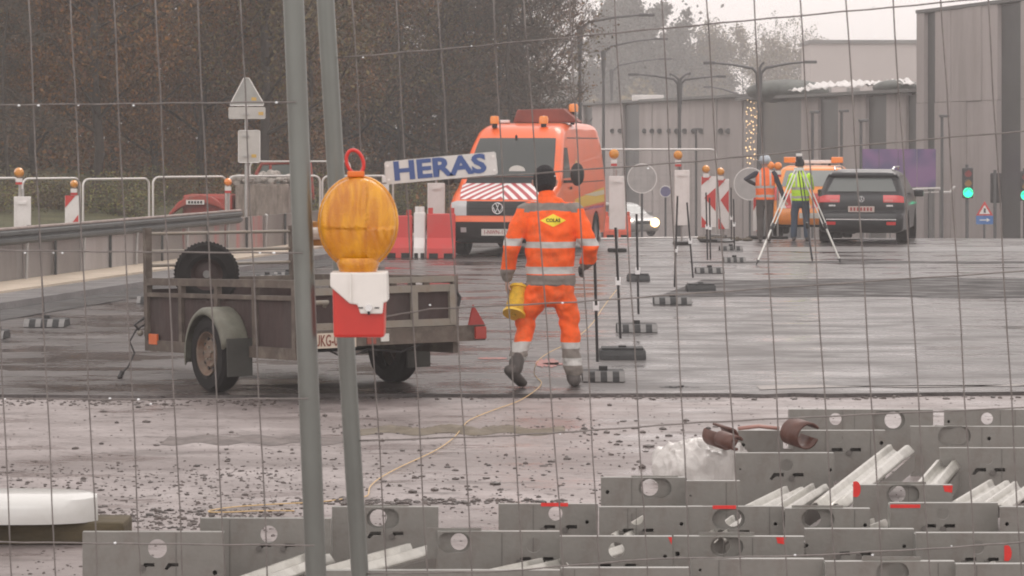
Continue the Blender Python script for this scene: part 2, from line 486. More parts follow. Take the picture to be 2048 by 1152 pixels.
# facade line : from (x 1840 px, 105 m) to (x 1176 px, 150 m), continuing both ways
FA = Vector((XofP(1840, 105), 105)); FB = Vector((XofP(1176, 150), 150))
FD = (FB - FA)
def on_facade(px):
    # intersect the pixel's view ray with the facade line
    k = (px - 1024) / F
    t = (k * FA.y - FA.x) / (FD.x - k * FD.y)
    return FA + FD * t
def facade_panel(name, px0, px1, z0, z1, m, parent, proud=0.0, depth=.3):
    a, b = on_facade(px0), on_facade(px1)
    d = (b - a).normalized(); nrm = Vector((-d.y, d.x))
    if nrm.y > 0: nrm = -nrm
    o = parent.location
    q = [a + nrm * proud, b + nrm * proud, b - nrm * depth, a - nrm * depth]
    return MB().prism([(p.x - o.x, p.y - o.y) for p in q], z0 - o.z, z1 - o.z, 'XY').build(name, m, parent)
def facade(name, label, pieces, ztop, zbase=-4.0, core=(1176, 1840)):
    a = on_facade(core[0])
    t = thing(name, label, 'building', (a.x, a.y, zbase))
    facade_panel('wall', core[0], core[1], zbase, ztop - .12, M['conc_dark'], t, -.32, 9)
    for px0, px1, k in pieces:
        if k == 'd':
            w = facade_panel('window', px0, px1, zbase, ztop - .25, M['win'], t, -.12, .18)
        else:
            n = max(1, round((px1 - px0) / 26)); st = (px1 - px0) / n
            for i in range(n):
                facade_panel('panel', px0 + st * i + .4, px0 + st * (i + 1) - .4, zbase, ztop - .15 + R.uniform(-.02, .02), M['conc'], t, R.uniform(0, .05), .28)
    facade_panel('roof', core[0] - 3, core[1] + 2, ztop - .13, ztop, M['roof_grey'], t, .35, 9)
    return t
def zat(px, py):
    p = on_facade(px); return H + (HOR - py) / F * p.y
ZL = zat(1490, 192)
b1 = facade('long_building', 'long low grey building with vertical panels behind the van and boards',
            [(1110, 1168, 'l'), (1168, 1184, 'd'), (1184, 1247, 'l'), (1247, 1279, 'd'), (1279, 1486, 'l')], zat(1400, 193), core=(1090, 1486))
for px in (1224, 1239, 1288, 1303, 1318, 1337, 1352, 1368, 1386, 1401, 1440, 1455):   # row of round wall vents
    p = on_facade(px); z = zat(px, 262)
    MB().cyl((p.x - b1.location.x, p.y - b1.location.y - .45, z - b1.location.z), (p.x - b1.location.x, p.y - b1.location.y + .1, z - b1.location.z), .13, seg=10).build('vent', M['win'], b1)
p = on_facade(1298)
MB().box((p.x - b1.location.x, p.y + 1.2 - b1.location.y, zat(1298, 196) - b1.location.z + .02), (1.6, 1.2, .3)).build('skylight', M['white_metal'], b1, bevel=.04)
b2 = facade('dark_windowed_building', 'low building with broad dark windows between pale piers right of the fairy lights',
            [(1488, 1518, 'l'), (1519, 1602, 'd'), (1602, 1637, 'l'), (1637, 1676, 'd'), (1676, 1733, 'l'), (1733, 1773, 'd'), (1773, 1812, 'l'), (1812, 1832, 'd')],
            zat(1700, 184), core=(1488, 1833))
MB().box((0, 0, 0), (.1, .1, .1)).v
# bright crumpled roof sheets on that building
def roof_sheet(px0, px1, py, dz, label, seed):
    r = random.Random(seed); a, b = on_facade(px0), on_facade(px1); z = zat((px0 + px1) / 2, py)
    rows = []
    n = max(6, int((px1 - px0) / 7))
    for j in range(5):
        rows.append([(a.x + (b.x - a.x) * i / n, a.y + (b.y - a.y) * i / n + .3 + j * .5, z + j * dz + .09 * (i % 2) + r.uniform(-.05, .05)) for i in range(n + 1)])
    o = MB().grid(rows).build('roof_sheet', M['white_metal'], smooth=2.5)
    o.modifiers.new('s', 'SOLIDIFY').thickness = .03
    return tag(o, label, 'roof sheet', 'corrugated sheets on the dark windowed building')
roof_sheet(1560, 1640, 183, .03, 'pale low sheet at the left end of the dark windowed roof', 3)
roof_sheet(1625, 1750, 176, .06, 'white crumpled corrugated sheet in the middle of the roof', 4)
roof_sheet(1740, 1838, 172, .05, 'pale corrugated sheet on the roof beside the tower', 5)
m = MB()
a = on_facade(1540); m.ball((0, 0, 0), (1.9, 2.2, .55), 16, 8)
o = m.build('tarpaulin_heap', mat('dark_tarp', (.09, .10, .09), .7, var=(2, .4)), smooth=2)
a = on_facade(1590); o.location = (a.x, a.y + 3.2, zat(1590, 180)); tag(o, 'dark grey tarpaulin hump on the low roof', 'tarpaulin')
o2 = o.copy(); COL.objects.link(o2); a = on_facade(1815); o2.location = (a.x, a.y + 3.0, zat(1815, 172)); o2.scale = (.5, 1, .6); tag(o2, 'small dark tarpaulin hump on the roof next to the tower', 'tarpaulin')
# tower block on the right
def tower():
    pieces = [(1834, 1850, 'l'), (1850, 1871, 'd'), (1871, 1996, 'l'), (1997, 2043, 'd'), (2043, 2110, 'l')]
    a = on_facade(1836)
    FAt = 2.5
    t = thing('tower_block', 'tall concrete block at the right with full height dark window strips', 'building', (a.x, a.y - FAt, -4.0))
    for (px0, px1, k) in pieces:
        pass
    def pan(name, px0, px1, z0, z1, m_, proud, depth):
        A, B = on_facade(px0), on_facade(px1)
        A = A * (1 - FAt / A.y); B = B * (1 - FAt / B.y)
        d = (B - A).normalized(); nrm = Vector((-d.y, d.x)); nrm = -nrm if nrm.y > 0 else nrm
        o = t.location
        q = [A + nrm * proud, B + nrm * proud, B - nrm * depth, A - nrm * depth]
        return MB().prism([(p.x - o.x, p.y - o.y) for p in q], z0 - o.z, z1 - o.z, 'XY').build(name, m_, t)
    zt = H + (HOR - 14) / F * (a.y - FAt)
    pan('wall', 1834, 2150, -4, zt - .1, M['conc_dark'], -.3, 12)
    for px0, px1, k in pieces:
        if k == 'd': pan('window', px0, px1, -4, zt - .3, M['win'], -.12, .15)
        else:
            n = max(1, round((px1 - px0) / 32)); st = (px1 - px0) / n
            for i in range(n):
                for z0, z1 in ((-4, 3.6), (3.62, zt - .25)):
                    pan('panel', px0 + st * i + .4, px0 + st * (i + 1) - .4, z0, z1, M['conc'], R.uniform(0, .05), .26)
    pan('roof', 1834, 2150, zt - .24, zt - .12, M['roof_grey'], .06, 12)
    return t
tower()
t = thing('pale_building', 'pale hazy building showing above the low roofs', 'building', (XofP(1735, 190), 190, -5))
MB().box((0, 3, 7.1), (8.0, 6, 14.2)).build('wall', mat('pale_render', (.45, .41, .39), .9, var=(.3, .05)), t)
MB().box((0, 3, 14.3), (8.3, 6.4, .25)).build('roof', M['roof_grey'], t)
for i in range(4): MB().box((-3 + i * 2, -.03, 10.5), (.9, .1, 1.1)).build('window', M['roof_grey'], t)

# hazy fairy light curtain on the building corner
t = thing('fairy_lights', 'golden fairy light curtain hanging on the corner between the two low buildings', 'lights', (0, 0, 0))
a = on_facade(1499); t.location = (a.x - 0, a.y - 1.4, zat(1499, 192) - .2)
s_ = a.y / F
gold = mat('gold_bulb', (.9, .6, .3), .4, emit=((1, .66, .34), 1.5))
m = MB(); mw = MB(); r = random.Random(2)
for c in range(4):
    x = (-11 + c * 7.2) * s_; L_ = (128 + 12 * r.random()) * s_
    mw.tube([(x + .02 * math.sin(k), 0, -L_ * k / 8) for k in range(9)], .008, 4)
    for k in range(15):
        m.ball((x + r.uniform(-.05, .05), -.03, -L_ * (k + r.random()) / 15.5), r.uniform(.018, .042), 5, 4)
mw.build('wire', M['roof_grey'], t)
tag(m.build('bulbs', gold, t), kind='stuff')

# purple hoarding, railing
t = thing('purple_hoarding', 'wide purple and mauve hoarding board in front of the tower', 'hoarding', (XofP(1796, 98), 98, gz(98)))
s_ = 98 / F
def pur():
    m = bpy.data.materials.new('purple_print'); m.use_nodes = True; n = m.node_tree; b = n.nodes['Principled BSDF']
    tc = n.nodes.new('ShaderNodeTexCoord'); v = n.nodes.new('ShaderNodeTexNoise'); v.inputs['Scale'].default_value = 1.1; v.inputs['Detail'].default_value = 1
    rp = n.nodes.new('ShaderNodeValToRGB'); rp.color_ramp.elements[0].color = (.13, .10, .24, 1); rp.color_ramp.elements[1].color = (.27, .14, .32, 1)
    rp.color_ramp.elements[0].position = .42; rp.color_ramp.elements[1].position = .6
    n.links.new(tc.outputs['Object'], v.inputs[0]); n.links.new(v.outputs[0], rp.inputs[0]); n.links.new(rp.outputs[0], b.inputs['Base Color']); b.inputs['Roughness'].default_value = .6
    return m
zb = lambda py: H + (HOR - py) / F * 98 - gz(98)
for i in range(4):
    x0 = -76 * s_ + i * 38 * s_
    MB().box((x0 + 19 * s_, 0, (zb(298) + zb(374)) / 2), (38 * s_ - .02, .06, zb(298) - zb(374))).build('board', pur() if i == 0 else bpy.data.materials['purple_print'], t)
for x in (-70, 0, 70): MB().box((x * s_, .1, zb(300) / 2), (.1, .1, zb(300))).build('post', M['roof_grey'], t)
t = thing('white_railing', 'thin white railing running below the purple hoarding', 'railing', (XofP(1830, 94), 94, gz(94)))
s_ = 94 / F
zb2 = lambda py: H + (HOR - py) / F * 94 - gz(94)
MB().tube([(-110 * s_, 0, zb2(382)), (50 * s_, 0, zb2(376))], .035, 6).build('rail', M['white_metal'], t)
MB().tube([(-110 * s_, 0, zb2(389)), (48 * s_, 0, zb2(384))], .02, 6).build('rail', M['white_metal'], t)
MB().tube([(50 * s_, 0, zb2(376)), (56 * s_, 0, zb2(384)), (70 * s_, 0, zb2(384)), (80 * s_, 0, zb2(372))], .045, 6).build('barrier_arm', M['white_metal'], t)
for x in (-90, -50, -10, 30, 50): MB().box((x * s_, 0, zb2(380) / 2), (.05, .05, zb2(380))).build('post', M['roof_grey'], t)

# ---------------------------------------------------------------- street lamps
M['lamp_grey'] = mat('lamp_grey', (.11, .11, .112), .5, .3, var=(3, .1))
def lamp_post(px, pytop, Y, arms, label):
    s = Y / F
    zt = H + (HOR - pytop) / F * Y - gz(Y)
    t = thing('street_lamp', label, 'street lamp', (XofP(px, Y), Y, gz(Y)), group='tall street lamps along the far road')
    MB().tube([(0, 0, 0), (0, 0, zt)], [.10, .055], 10).build('pole', M['lamp_grey'], t, smooth=.8)
    MB().tube([(0, 0, zt - 1.3), (0, 0, zt - .05)], [.075, .13], 10).build('bracket', M['lamp_grey'], t)
    for dx, dy in arms:      # px offsets of the arm's end
        ex, ez = dx * s, dy * s
        MB().tube([(0, 0, zt - .15), (ex * .12, 0, zt + ez * .35), (ex * .5, 0, zt + ez * .8), (ex * .82, 0, zt + ez)], [.06, .05, .04, .032], 8).build('arm', M['lamp_grey'], t, smooth=.8)
        MB().box((ex * .92, 0, zt + ez), (abs(ex) * .22, .26, .10)).build('lamp_head', M['lamp_grey'], t, bevel=.02)
    return t
lamp_post(1160, 52, 101, [(145, 22)], 'tallest single arm street lamp just right of the bare tree')
lamp_post(1207, 100, 124, [(125, 22)], 'second single arm street lamp in the row')
lamp_post(1223, 138, 150, [(118, 20)], 'third and lowest single arm street lamp')
lamp_post(1359, 163, 112, [(-100, 14), (90, 10), (22, 16), (-20, 14)], 'double arm street lamp above the middle of the long building')
lamp_post(1518, 142, 94, [(-108, 16), (112, 18), (10, 16)], 'near double arm street lamp beside the fairy lights')
lamp_post(1484, 196, 140, [(-75, 22)], 'faint left arm street lamp by the building corner')
lamp_post(1000, -60, 92, [(60, 10)], 'slim street lamp rising in front of the woods left of the van')
def small_lamp(px, pyt, Y, label):
    t = thing('path_lamp', label, 'street lamp', (XofP(px, Y), Y, gz(Y)), group='small lamps before the buildings')
    zt = H + (HOR - pyt) / F * Y - gz(Y)
    MB().tube([(0, 0, 0), (0, 0, zt)], .05, 8).build('pole', M['lamp_grey'], t)
    MB().box((0.08, 0, zt), (.34, .2, .09)).build('lamp_head', M['lamp_grey'], t, bevel=.02)
for px, pyt, l in ((1392, 258, 'small path lamp before the round wall vents'), (1625, 224, 'small path lamp before the pale pier, left of three'), (1683, 222, 'small path lamp between two dark windows'),
                   (1722, 241, 'lower path lamp just left of the hoarding'), (1884, 232, 'small path lamp before the tower block')):
    small_lamp(px, pyt, 92 if px > 1600 else 120, l)

# traffic lights
M['black_plastic'] = mat('black_plastic', (.022, .022, .024), .5)
def traffic_light(px, py, Y, lit, yaw, label):
    s = Y / F
    t = thing('traffic_light', label, 'traffic light', (XofP(px, Y), Y, gz(Y)), yaw)
    zc = H + (HOR - py) / F * Y - gz(Y)
    MB().cyl((0, 0.1, 0), (0, .1, zc + .6), .055).build('pole', M['lamp_grey'], t)
    MB().box((0, 0, zc), (.34, .22, 1.0)).build('head', M['black_plastic'], t, bevel=.04)
    for k, (c, on) in enumerate((((.25, .02, .02), False), ((.3, .15, .02), False), ((.02, .35, .2), lit))):
        em = mat('lens%d%d' % (k, on), c, .3, emit=((.0, 1.0, .45), 1.7) if on else None)
        MB().cyl((0, -.10, zc + .31 - k * .31), (0, -.135, zc + .31 - k * .31), .115 if not on else .16, seg=16).build('lens', em, t)
        MB().tube([(-.13, -.19, zc + .33 - k * .31), (0, -.22, zc + .45 - k * .31), (.13, -.19, zc + .33 - k * .31)], .015, 5).build('hood', M['black_plastic'], t)
traffic_light(1935, 366, 88, True, 0, 'traffic light showing green left of the warning triangle')
traffic_light(1992, 376, 90, False, 2.6, 'dark traffic light turned away before the tower window strip')
traffic_light(2050, 372, 90, True, 0, 'traffic light with green glow cut by the right edge')
# triangle + blue plate sign
t = thing('warning_sign', 'small red edged warning triangle over a blue arrow plate', 'road sign', (XofP(1969, 84), 84, gz(84)))
s_ = 84 / F
zz = lambda py: H + (HOR - py) / F * 84 - gz(84)
red = mat('sign_red', (.55, .04, .04), .5); wht = mat('sign_white', (.75, .73, .7), .5, var=(3, .06)); blu = mat('sign_blue', (.05, .16, .42), .5)
MB().cyl((0, .03, 0), (0, .03, zz(405)), .035).build('pole', M['lamp_grey'], t)
MB().prism([(-17 * s_, zz(431)), (17 * s_, zz(431)), (0, zz(402))], -.02, 0).build('triangle', red, t)
MB().prism([(-11 * s_, zz(428)), (11 * s_, zz(428)), (0, zz(410))], -.03, -.02).build('triangle_face', wht, t)
MB().box((0, -.035, zz(421)), (4 * s_, .01, 9 * s_)).build('symbol', M['black_plastic'], t)
MB().box((0, -.01, zz(440)), (34 * s_, .02, 17 * s_)).build('plate', blu, t)
MB().prism([(-10 * s_, zz(441)), (-10 * s_, zz(439)), (4 * s_, zz(439)), (4 * s_, zz(436)), (11 * s_, zz(440)), (4 * s_, zz(444)), (4 * s_, zz(441))], -.03, -.02).build('arrow', wht, t)
# round sign backs
def round_sign(px, py, rpx, Y, label, m_):
    s = Y / F
    t = thing('round_sign', label, 'road sign', (XofP(px, Y), Y, gz(Y)))
    zc = H + (HOR - py) / F * Y - gz(Y); r = rpx * s
    MB().cyl((0, .03, 0), (0, .03, zc + r * .6), .03).build('pole', M['lamp_grey'], t)
    MB().cyl((0, 0, zc), (0, -.015, zc), r, seg=32).build('disc', m_, t)
    MB().tube([(r * math.cos(a), -.01, zc + r * math.sin(a)) for a in [k * math.pi / 16 for k in range(32)]], .012, 5, closed=True).build('rim', M['white_metal'], t)
gb = mat('sign_back', (.38, .36, .35), .6, 0, var=(3, .15))
round_sign(1284, 357, 29, 66, 'large round sign seen from behind, between the two white boards', gb)
round_sign(1500, 368, 32, 70, 'large round sign back half hidden by the surveyor in orange', gb)
round_sign(1331, 383, 11, 74, 'small bluish round sign low beside the second white board', mat('faded_blue_disc', (.16, .15, .26), .6))
# ---------------------------------------------------------------- trees
M['bark'] = mat('bark', (.060, .050, .042), .9, var=(3, .35), bump=(14, .6))
def leaf_mat(name, cols, rough=.6):
    m = bpy.data.materials.new(name); m.use_nodes = True; n = m.node_tree; b = n.nodes['Principled BSDF']
    g = n.nodes.new('ShaderNodeNewGeometry'); rp = n.nodes.new('ShaderNodeValToRGB')
    rp.color_ramp.interpolation = 'CONSTANT'
    els = rp.color_ramp.elements
    while len(els) < len(cols): els.new(.5)
    for i, c in enumerate(cols):
        els[i].position = i / len(cols); els[i].color = (*c, 1)
    tc = n.nodes.new('ShaderNodeTexCoord'); nz = n.nodes.new('ShaderNodeTexNoise'); nz.inputs['Scale'].default_value = .8
    n.links.new(tc.outputs['Object'], nz.inputs[0])
    mr = n.nodes.new('ShaderNodeMath'); mr.operation = 'MULTIPLY_ADD'; mr.inputs[1].default_value = 1.2; mr.inputs[2].default_value = -.6
    n.links.new(nz.outputs[0], mr.inputs[0])
    ad = n.nodes.new('ShaderNodeMath'); ad.operation = 'ADD'; ad.use_clamp = True
    n.links.new(g.outputs['Random Per Island'], ad.inputs[0]); n.links.new(mr.outputs[0], ad.inputs[1])
    n.links.new(ad.outputs[0], rp.inputs[0]); n.links.new(rp.outputs[0], b.inputs['Base Color']); b.inputs['Roughness'].default_value = rough
    return m
LB = leaf_mat('brown_leaves', [(.09, .044, .014), (.13, .060, .016), (.17, .078, .018), (.20, .092, .020), (.10, .056, .020), (.26, .115, .022), (.18, .065, .020), (.11, .080, .026)])
LO = leaf_mat('olive_leaves', [(.045, .038, .018), (.085, .068, .026), (.13, .10, .034), (.10, .062, .024), (.17, .125, .04)])
LG = leaf_mat('green_leaves', [(.04, .055, .018), (.08, .10, .03), (.14, .15, .045), (.24, .22, .05), (.12, .075, .03)])
LE = leaf_mat('conifer_needles', [(.025, .032, .022), (.04, .045, .03), (.055, .055, .04), (.07, .06, .045)])
TW = mat('twigs', (.13, .092, .070), .9)

def tubes_np(segs, nseg):
    """segs: list of (p0,p1,r0,r1) -> verts, faces"""
    V = []; Fc = []
    for p0, p1, r0, r1 in segs:
        t = (p1 - p0); L = t.length
        if L < 1e-6: continue
        t /= L; a = t.cross(Vector((.3, .8, .5))); a.normalize(); b = t.cross(a); o = len(V)
        for p, r in ((p0, r0), (p1, r1)):
            for k in range(nseg):
                an = 6.2832 * k / nseg; V.append(tuple(p + a * (r * math.cos(an)) + b * (r * math.sin(an))))
        for k in range(nseg):
            l = (k + 1) % nseg; Fc.append((o + k, o + l, o + nseg + l, o + nseg + k))
    return V, Fc
def gen_tree(seed, h, spread, nleaf, leaf, lm, low=.12, droop=0.0, twigs=1.0, trunk_r=None, conifer=False):
    r = random.Random(seed); thick = []; thin = []; tips = []
    tr = trunk_r or h * .0095
    p = Vector((0, 0, -.4)); pts = [p]
    n = 9
    for i in range(n):
        p = p + Vector((r.uniform(-.12, .12) * h / n, r.uniform(-.12, .12) * h / n, (h + .4) / n)); pts.append(p)
    for i in range(n): thick.append((pts[i], pts[i + 1], tr * (1 - i / n * .85), tr * (1 - (i + 1) / n * .85)))
    def at(f):
        x = f * n; i = min(int(x), n - 1); return pts[i].lerp(pts[i + 1], x - i)
    nb = int(34 if not conifer else 60)
    for b in range(nb):
        f = low + (1 - low) * (b + r.random()) / nb; base = at(f); az = r.uniform(0, 6.283)
        if conifer: L = spread * (1 - f) ** .8 * r.uniform(.7, 1.1) + .2; up = r.uniform(-.25, .1)
        else: L = spread * (.45 + .8 * math.sin(math.pi * min(1, f * .9 + .1))) * r.uniform(.6, 1.1); up = r.uniform(.25, 1.1)
        d = Vector((math.cos(az), math.sin(az), up)).normalized(); q = base; rad = tr * .42 * (1 - f * .6); m = 6
        for k in range(m):
            d = (d + Vector((r.uniform(-.25, .25), r.uniform(-.25, .25), r.uniform(-.12, .22) - droop))).normalized()
            q2 = q + d * (L / m); thick.append((q, q2, rad * (1 - k / m * .8), rad * (1 - (k + 1) / m * .8)))
            for s in range(2 if k else 1):
                d2 = (d + Vector((r.uniform(-.9, .9), r.uniform(-.9, .9), r.uniform(-.5, .7) - droop))).normalized(); w = q2; L2 = L * r.uniform(.18, .42)
                for kk in range(3):
                    w2 = w + d2 * (L2 / 3); thin.append((w, w2, .014 * (1 - kk / 3) + .004, .014 * (1 - (kk + 1) / 3) + .003)); tips.append((w2, L2 * .5))
                    for _ in range(int(2 * twigs + r.random())):
                        d3 = (d2 + Vector((r.uniform(-1, 1), r.uniform(-1, 1), r.uniform(-.6, 1) - droop))).normalized(); w3 = w2 + d3 * r.uniform(.15, .5)
                        thin.append((w2, w3, .006, .002)); tips.append((w3, .22))
                    d2 = (d2 + Vector((r.uniform(-.3, .3), r.uniform(-.3, .3), r.uniform(-.2, .3)))).normalized(); w = w2
            q = q2
    tv, tf = tubes_np(thick, 6)
    me_t = bpy.data.meshes.new('trunk'); me_t.from_pydata(tv, [], tf); me_t.materials.append(M['bark'])
    me_t.polygons.foreach_set('use_smooth', [True] * len(tf))
    cv, cf = tubes_np(thin, 3)
    nt_ = len(cf)
    rng = np.random.default_rng(seed)
    if nleaf:
        idx = rng.integers(0, len(tips), nleaf)
        T = np.array([tips[i][0][:] for i in idx]); S = np.array([tips[i][1] for i in idx])
        C = T + rng.normal(0, 1, (nleaf, 3)) * (S[:, None] * .55 + .03)
        a = rng.normal(0, 1, (nleaf, 3)); a /= np.linalg.norm(a, axis=1)[:, None]
        b_ = np.cross(a, rng.normal(0, 1, (nleaf, 3))); b_ /= np.linalg.norm(b_, axis=1)[:, None]
        sz = leaf * rng.uniform(.6, 1.3, (nleaf, 1))
        if conifer: a *= 2.2; b_ *= .35
        q = np.stack([C - a * sz, C + b_ * sz * .55 - a * sz * .1, C + a * sz, C - b_ * sz * .55 - a * sz * .1], 1).reshape(-1, 3)
        o = len(cv)
        cv = cv + q.tolist(); cf = cf + [(o + 4 * i, o + 4 * i + 1, o + 4 * i + 2, o + 4 * i + 3) for i in range(nleaf)]
    me_c = bpy.data.meshes.new('crown'); me_c.from_pydata(cv, [], cf)
    me_c.materials.append(TW); me_c.materials.append(lm)
    me_c.polygons.foreach_set('material_index', [0] * nt_ + [1] * (len(cf) - nt_))
    return me_t, me_c
def bank_z(x, Y):
    k = max(0, offs(min(Y, 62), -.9) - x)
    z = min(.10 * k + (Y - 40) * .012, 3.2)
    return z + (gz(Y) * .3 if Y > 57 else 0)
def place_tree(proto, px, Y, rz, sc, label, name='tree', cat='tree', group=None, z=None):
    x = XofP(px, Y)
    t = thing(name, label, cat, (x, Y, bank_z(x, Y) if z is None else z), rz, group); t.scale = (sc,) * 3
    link('trunk', proto[0], t); link('crown', proto[1], t)
    return t
pa = gen_tree(1, 11, 3.4, 42000, .044, LB, twigs=2.0)
pb = gen_tree(2, 10, 3.2, 42000, .043, LB, low=.06, twigs=2.0)
pc = gen_tree(3, 12, 3.0, 20000, .050, LO, droop=.05)
pd = gen_tree(4, 10, 3.2, 5000, .045, LB, twigs=2.6)
pe = gen_tree(5, 9, 2.6, 16000, .05, LE, conifer=True, low=.05, droop=.12)
grp = 'trees of the brown wood on the bank'
row1 = [(-60, pa, 62), (75, pb, 66), (185, pa, 61), (300, pb, 65), (410, pa, 68), (520, pc, 64), (615, pb, 69), (700, pc, 88), (800, pa, 94), (885, pc, 90), (960, pd, 96)]
lab1 = ['rust brown leafy tree cut by the left edge', 'rust brown tree behind the leftmost amber lamp', 'brown leafy tree above the striped board at the left', 'brown leafy tree left of the triangular sign back',
        'brown tree just left of the triangular sign back', 'olive brown tree right behind the triangular sign back', 'brown tree behind the tall fence poles', 'olive brown tree above the amber warning lamp',
        'brown tree above the blue lettered white sign', 'sparse olive tree behind the roof of the orange van', 'thinly leaved tree above the left side of the orange van']
for i, (px, pr, Y) in enumerate(row1):
    place_tree(pr, px, Y, i * 1.9, (.95 + .1 * (i % 3)) * (1.3 if Y > 80 else 1), lab1[i], group=grp)
row2 = [(-20, pb, 82), (100, pa, 86), (230, pc, 84), (350, pa, 88), (460, pb, 83), (570, pa, 88), (670, pd, 108), (765, pb, 112), (860, pd, 114), (940, pc, 112), (985, pd, 105), (1035, pd, 110)]
lab2 = ['second row tree showing behind the left picture edge', 'second row tree between the two leftmost amber lamps', 'second row tree behind the green brambles', 'second row tree between the brambles and the red digger', 'second row tree above the red digger', 'second row tree above the rough concrete block',
        'second row tree between fence pole and blue lettered sign', 'second row tree rising over the blue lettered sign', 'sparse second row tree left of the van roof', 'second row tree over the van front beacon', 'sparse second row tree above the van windscreen', 'last sparse tree of the second row beside the open sky']
for i, (px, pr, Y) in enumerate(row2):
    place_tree(pr, px, Y, i * 2.3 + 1, 1.15 if Y < 100 else 1.35, lab2[i], group='second row of trees in the brown wood')
place_tree(pe, 1020, 86, .5, 1.15, 'dark drooping evergreen at the right end of the wood beside the sky', 'conifer', group=grp)
place_tree(pd, 1035, 90, 2.5, 1.0, 'bare branched tree with fine twigs at the right end of the wood', 'bare_tree', group=grp)
place_tree(pe, 20, 58, 1.5, .62, 'small dark evergreen at the left edge before the brown trees', 'conifer', group=grp)
# undergrowth : shrubs along the bank foot
def gen_shrub(seed, lm):
    r = random.Random(seed); thin = []; tips = []
    for _ in range(60):
        a = r.uniform(0, 6.28); d = Vector((math.cos(a) * .7, math.sin(a) * .7, r.uniform(.3, 1.3))).normalized(); q = Vector((r.uniform(-.4, .4), r.uniform(-.4, .4), 0))
        for k in range(5):
            d = (d + Vector((r.uniform(-.3, .3), r.uniform(-.3, .3), r.uniform(-.25, .15)))).normalized(); q2 = q + d * .32
            thin.append((q, q2, .012 - k * .002, .010 - k * .002)); q = q2; tips.append((q, .22))
    v, f = tubes_np(thin, 4)
    ms = bpy.data.meshes.new('stems'); ms.from_pydata(v, [], f); ms.materials.append(TW)
    rng = np.random.default_rng(seed); n = 2400
    idx = rng.integers(0, len(tips), n); C = np.array([tips[i][0][:] for i in idx]) + rng.normal(0, .13, (n, 3)); C[:, 2] = np.abs(C[:, 2])
    a = rng.normal(0, 1, (n, 3)); a /= np.linalg.norm(a, axis=1)[:, None]; b = np.cross(a, rng.normal(0, 1, (n, 3))); b /= np.linalg.norm(b, axis=1)[:, None]
    q = np.stack([C - a * .04, C + b * .022, C + a * .04, C - b * .022], 1).reshape(-1, 3)
    mf = bpy.data.meshes.new('foliage'); mf.from_pydata(q.tolist(), [], [(4 * i, 4 * i + 1, 4 * i + 2, 4 * i + 3) for i in range(n)]); mf.materials.append(lm)
    return ms, mf
sg, sy, sb_ = gen_shrub(11, LG), gen_shrub(12, LO), gen_shrub(13, LB)
shr = [(-30, 53, sg, 'green shrub at the left edge behind the guard rail'), (95, 55, sy, 'olive shrub between the leftmost lamp and the striped board'), (190, 56, sg, 'green bramble right of the striped board'),
       (235, 55, sg, 'bright green shrub behind the second tube fence'), (290, 61, sy, 'olive shrub left of the red digger arm'), (345, 63, sg, 'green shrub behind the red digger arm'), (430, 61, sb_, 'brown shrub right of the red digger arm'),
       (520, 62, sg, 'green shrub behind the red cab'), (610, 60, sg, 'green shrub between the tall fence poles'), (690, 64, sg, 'green shrub left of the amber warning lamp'), (740, 66, sy, 'olive shrub behind the blue lettered sign'), (815, 66, sg, 'grey green shrub under the blue lettered sign'), (880, 68, sy, 'olive shrub at the left flank of the van')]
for i, (px, Y, pr, l) in enumerate(shr):
    x = XofP(px, Y)
    t = thing('shrub', l, 'shrub', (x, Y, max(bank_z(x, Y) - .05, gz(Y))), i * 1.3, 'shrubs along the foot of the wood'); t.scale = (.8, .8, .55 if px < 500 else .7)
    link('stems', pr[0], t); link('foliage', pr[1], t)
# deep wood behind, reads as one mass
def mass(name, pxa, pxb, Ya, Yb, n, zmin, zmax, size, m_, label, seed, topfn=None, back=True):
    rng = np.random.default_rng(seed)
    px = rng.uniform(pxa, pxb, n); Y = rng.uniform(Ya, Yb, n)
    X = (px - 1024) / F * Y; z = rng.uniform(0, 1, n)
    top = np.array([topfn(p) if topfn else zmax for p in px]); Z = zmin + (top - zmin) * z
    C = np.stack([X, Y, Z], 1)
    a = rng.normal(0, 1, (n, 3)); a /= np.linalg.norm(a, axis=1)[:, None]; b = np.cross(a, rng.normal(0, 1, (n, 3))); b /= np.linalg.norm(b, axis=1)[:, None]
    s = size * rng.uniform(.5, 1.4, (n, 1))
    q = np.stack([C - a * s, C + b * s * .6, C + a * s, C - b * s * .6], 1).reshape(-1, 3)
    me = bpy.data.meshes.new(name); me.from_pydata(q.tolist(), [], [(4 * i, 4 * i + 1, 4 * i + 2, 4 * i + 3) for i in range(n)]); me.materials.append(m_)
    return tag(link(name, me), label, kind='stuff')
mass('deep_wood', -120, 680, 74, 92, 110000, -1, 10, .075, LB, 'deep brown wood seen as one mass behind the tree rows', 9, lambda p: 10 if p < 930 else 10 - (p - 930) * .05)
mass('deep_wood', 600, 1075, 112, 130, 30000, -2, 13, .10, LO, 'paler olive brown wood deep behind the orange van', 19, lambda p: 13 if p < 930 else 13 - (p - 930) * .06)
mass('deep_wood', -120, 1000, 94, 100, 50000, -2, 5.5, .12, LB, 'dark brown thicket low between the trunks of the wood', 29, lambda p: 5.0 + .8 * math.sin(p * .05) + .5 * math.sin(p * .13))
mass('undergrowth', -80, 930, 62, 72, 8000, .1, 1.5, .05, LB, 'tangled olive undergrowth at the foot of the wood', 10, lambda p: .55 + .3 * math.sin(p * .031) + .4 * math.sin(p * .083 + 1) + .3 * math.sin(p * .21))
mass('far_treeline', 1060, 1850, 275, 310, 26000, -5, 8, .26, LO, 'hazy far wood above the long building', 14, lambda p: 6.6 + 1.6 * math.sin(p * .021) + 1.0 * math.sin(p * .06))
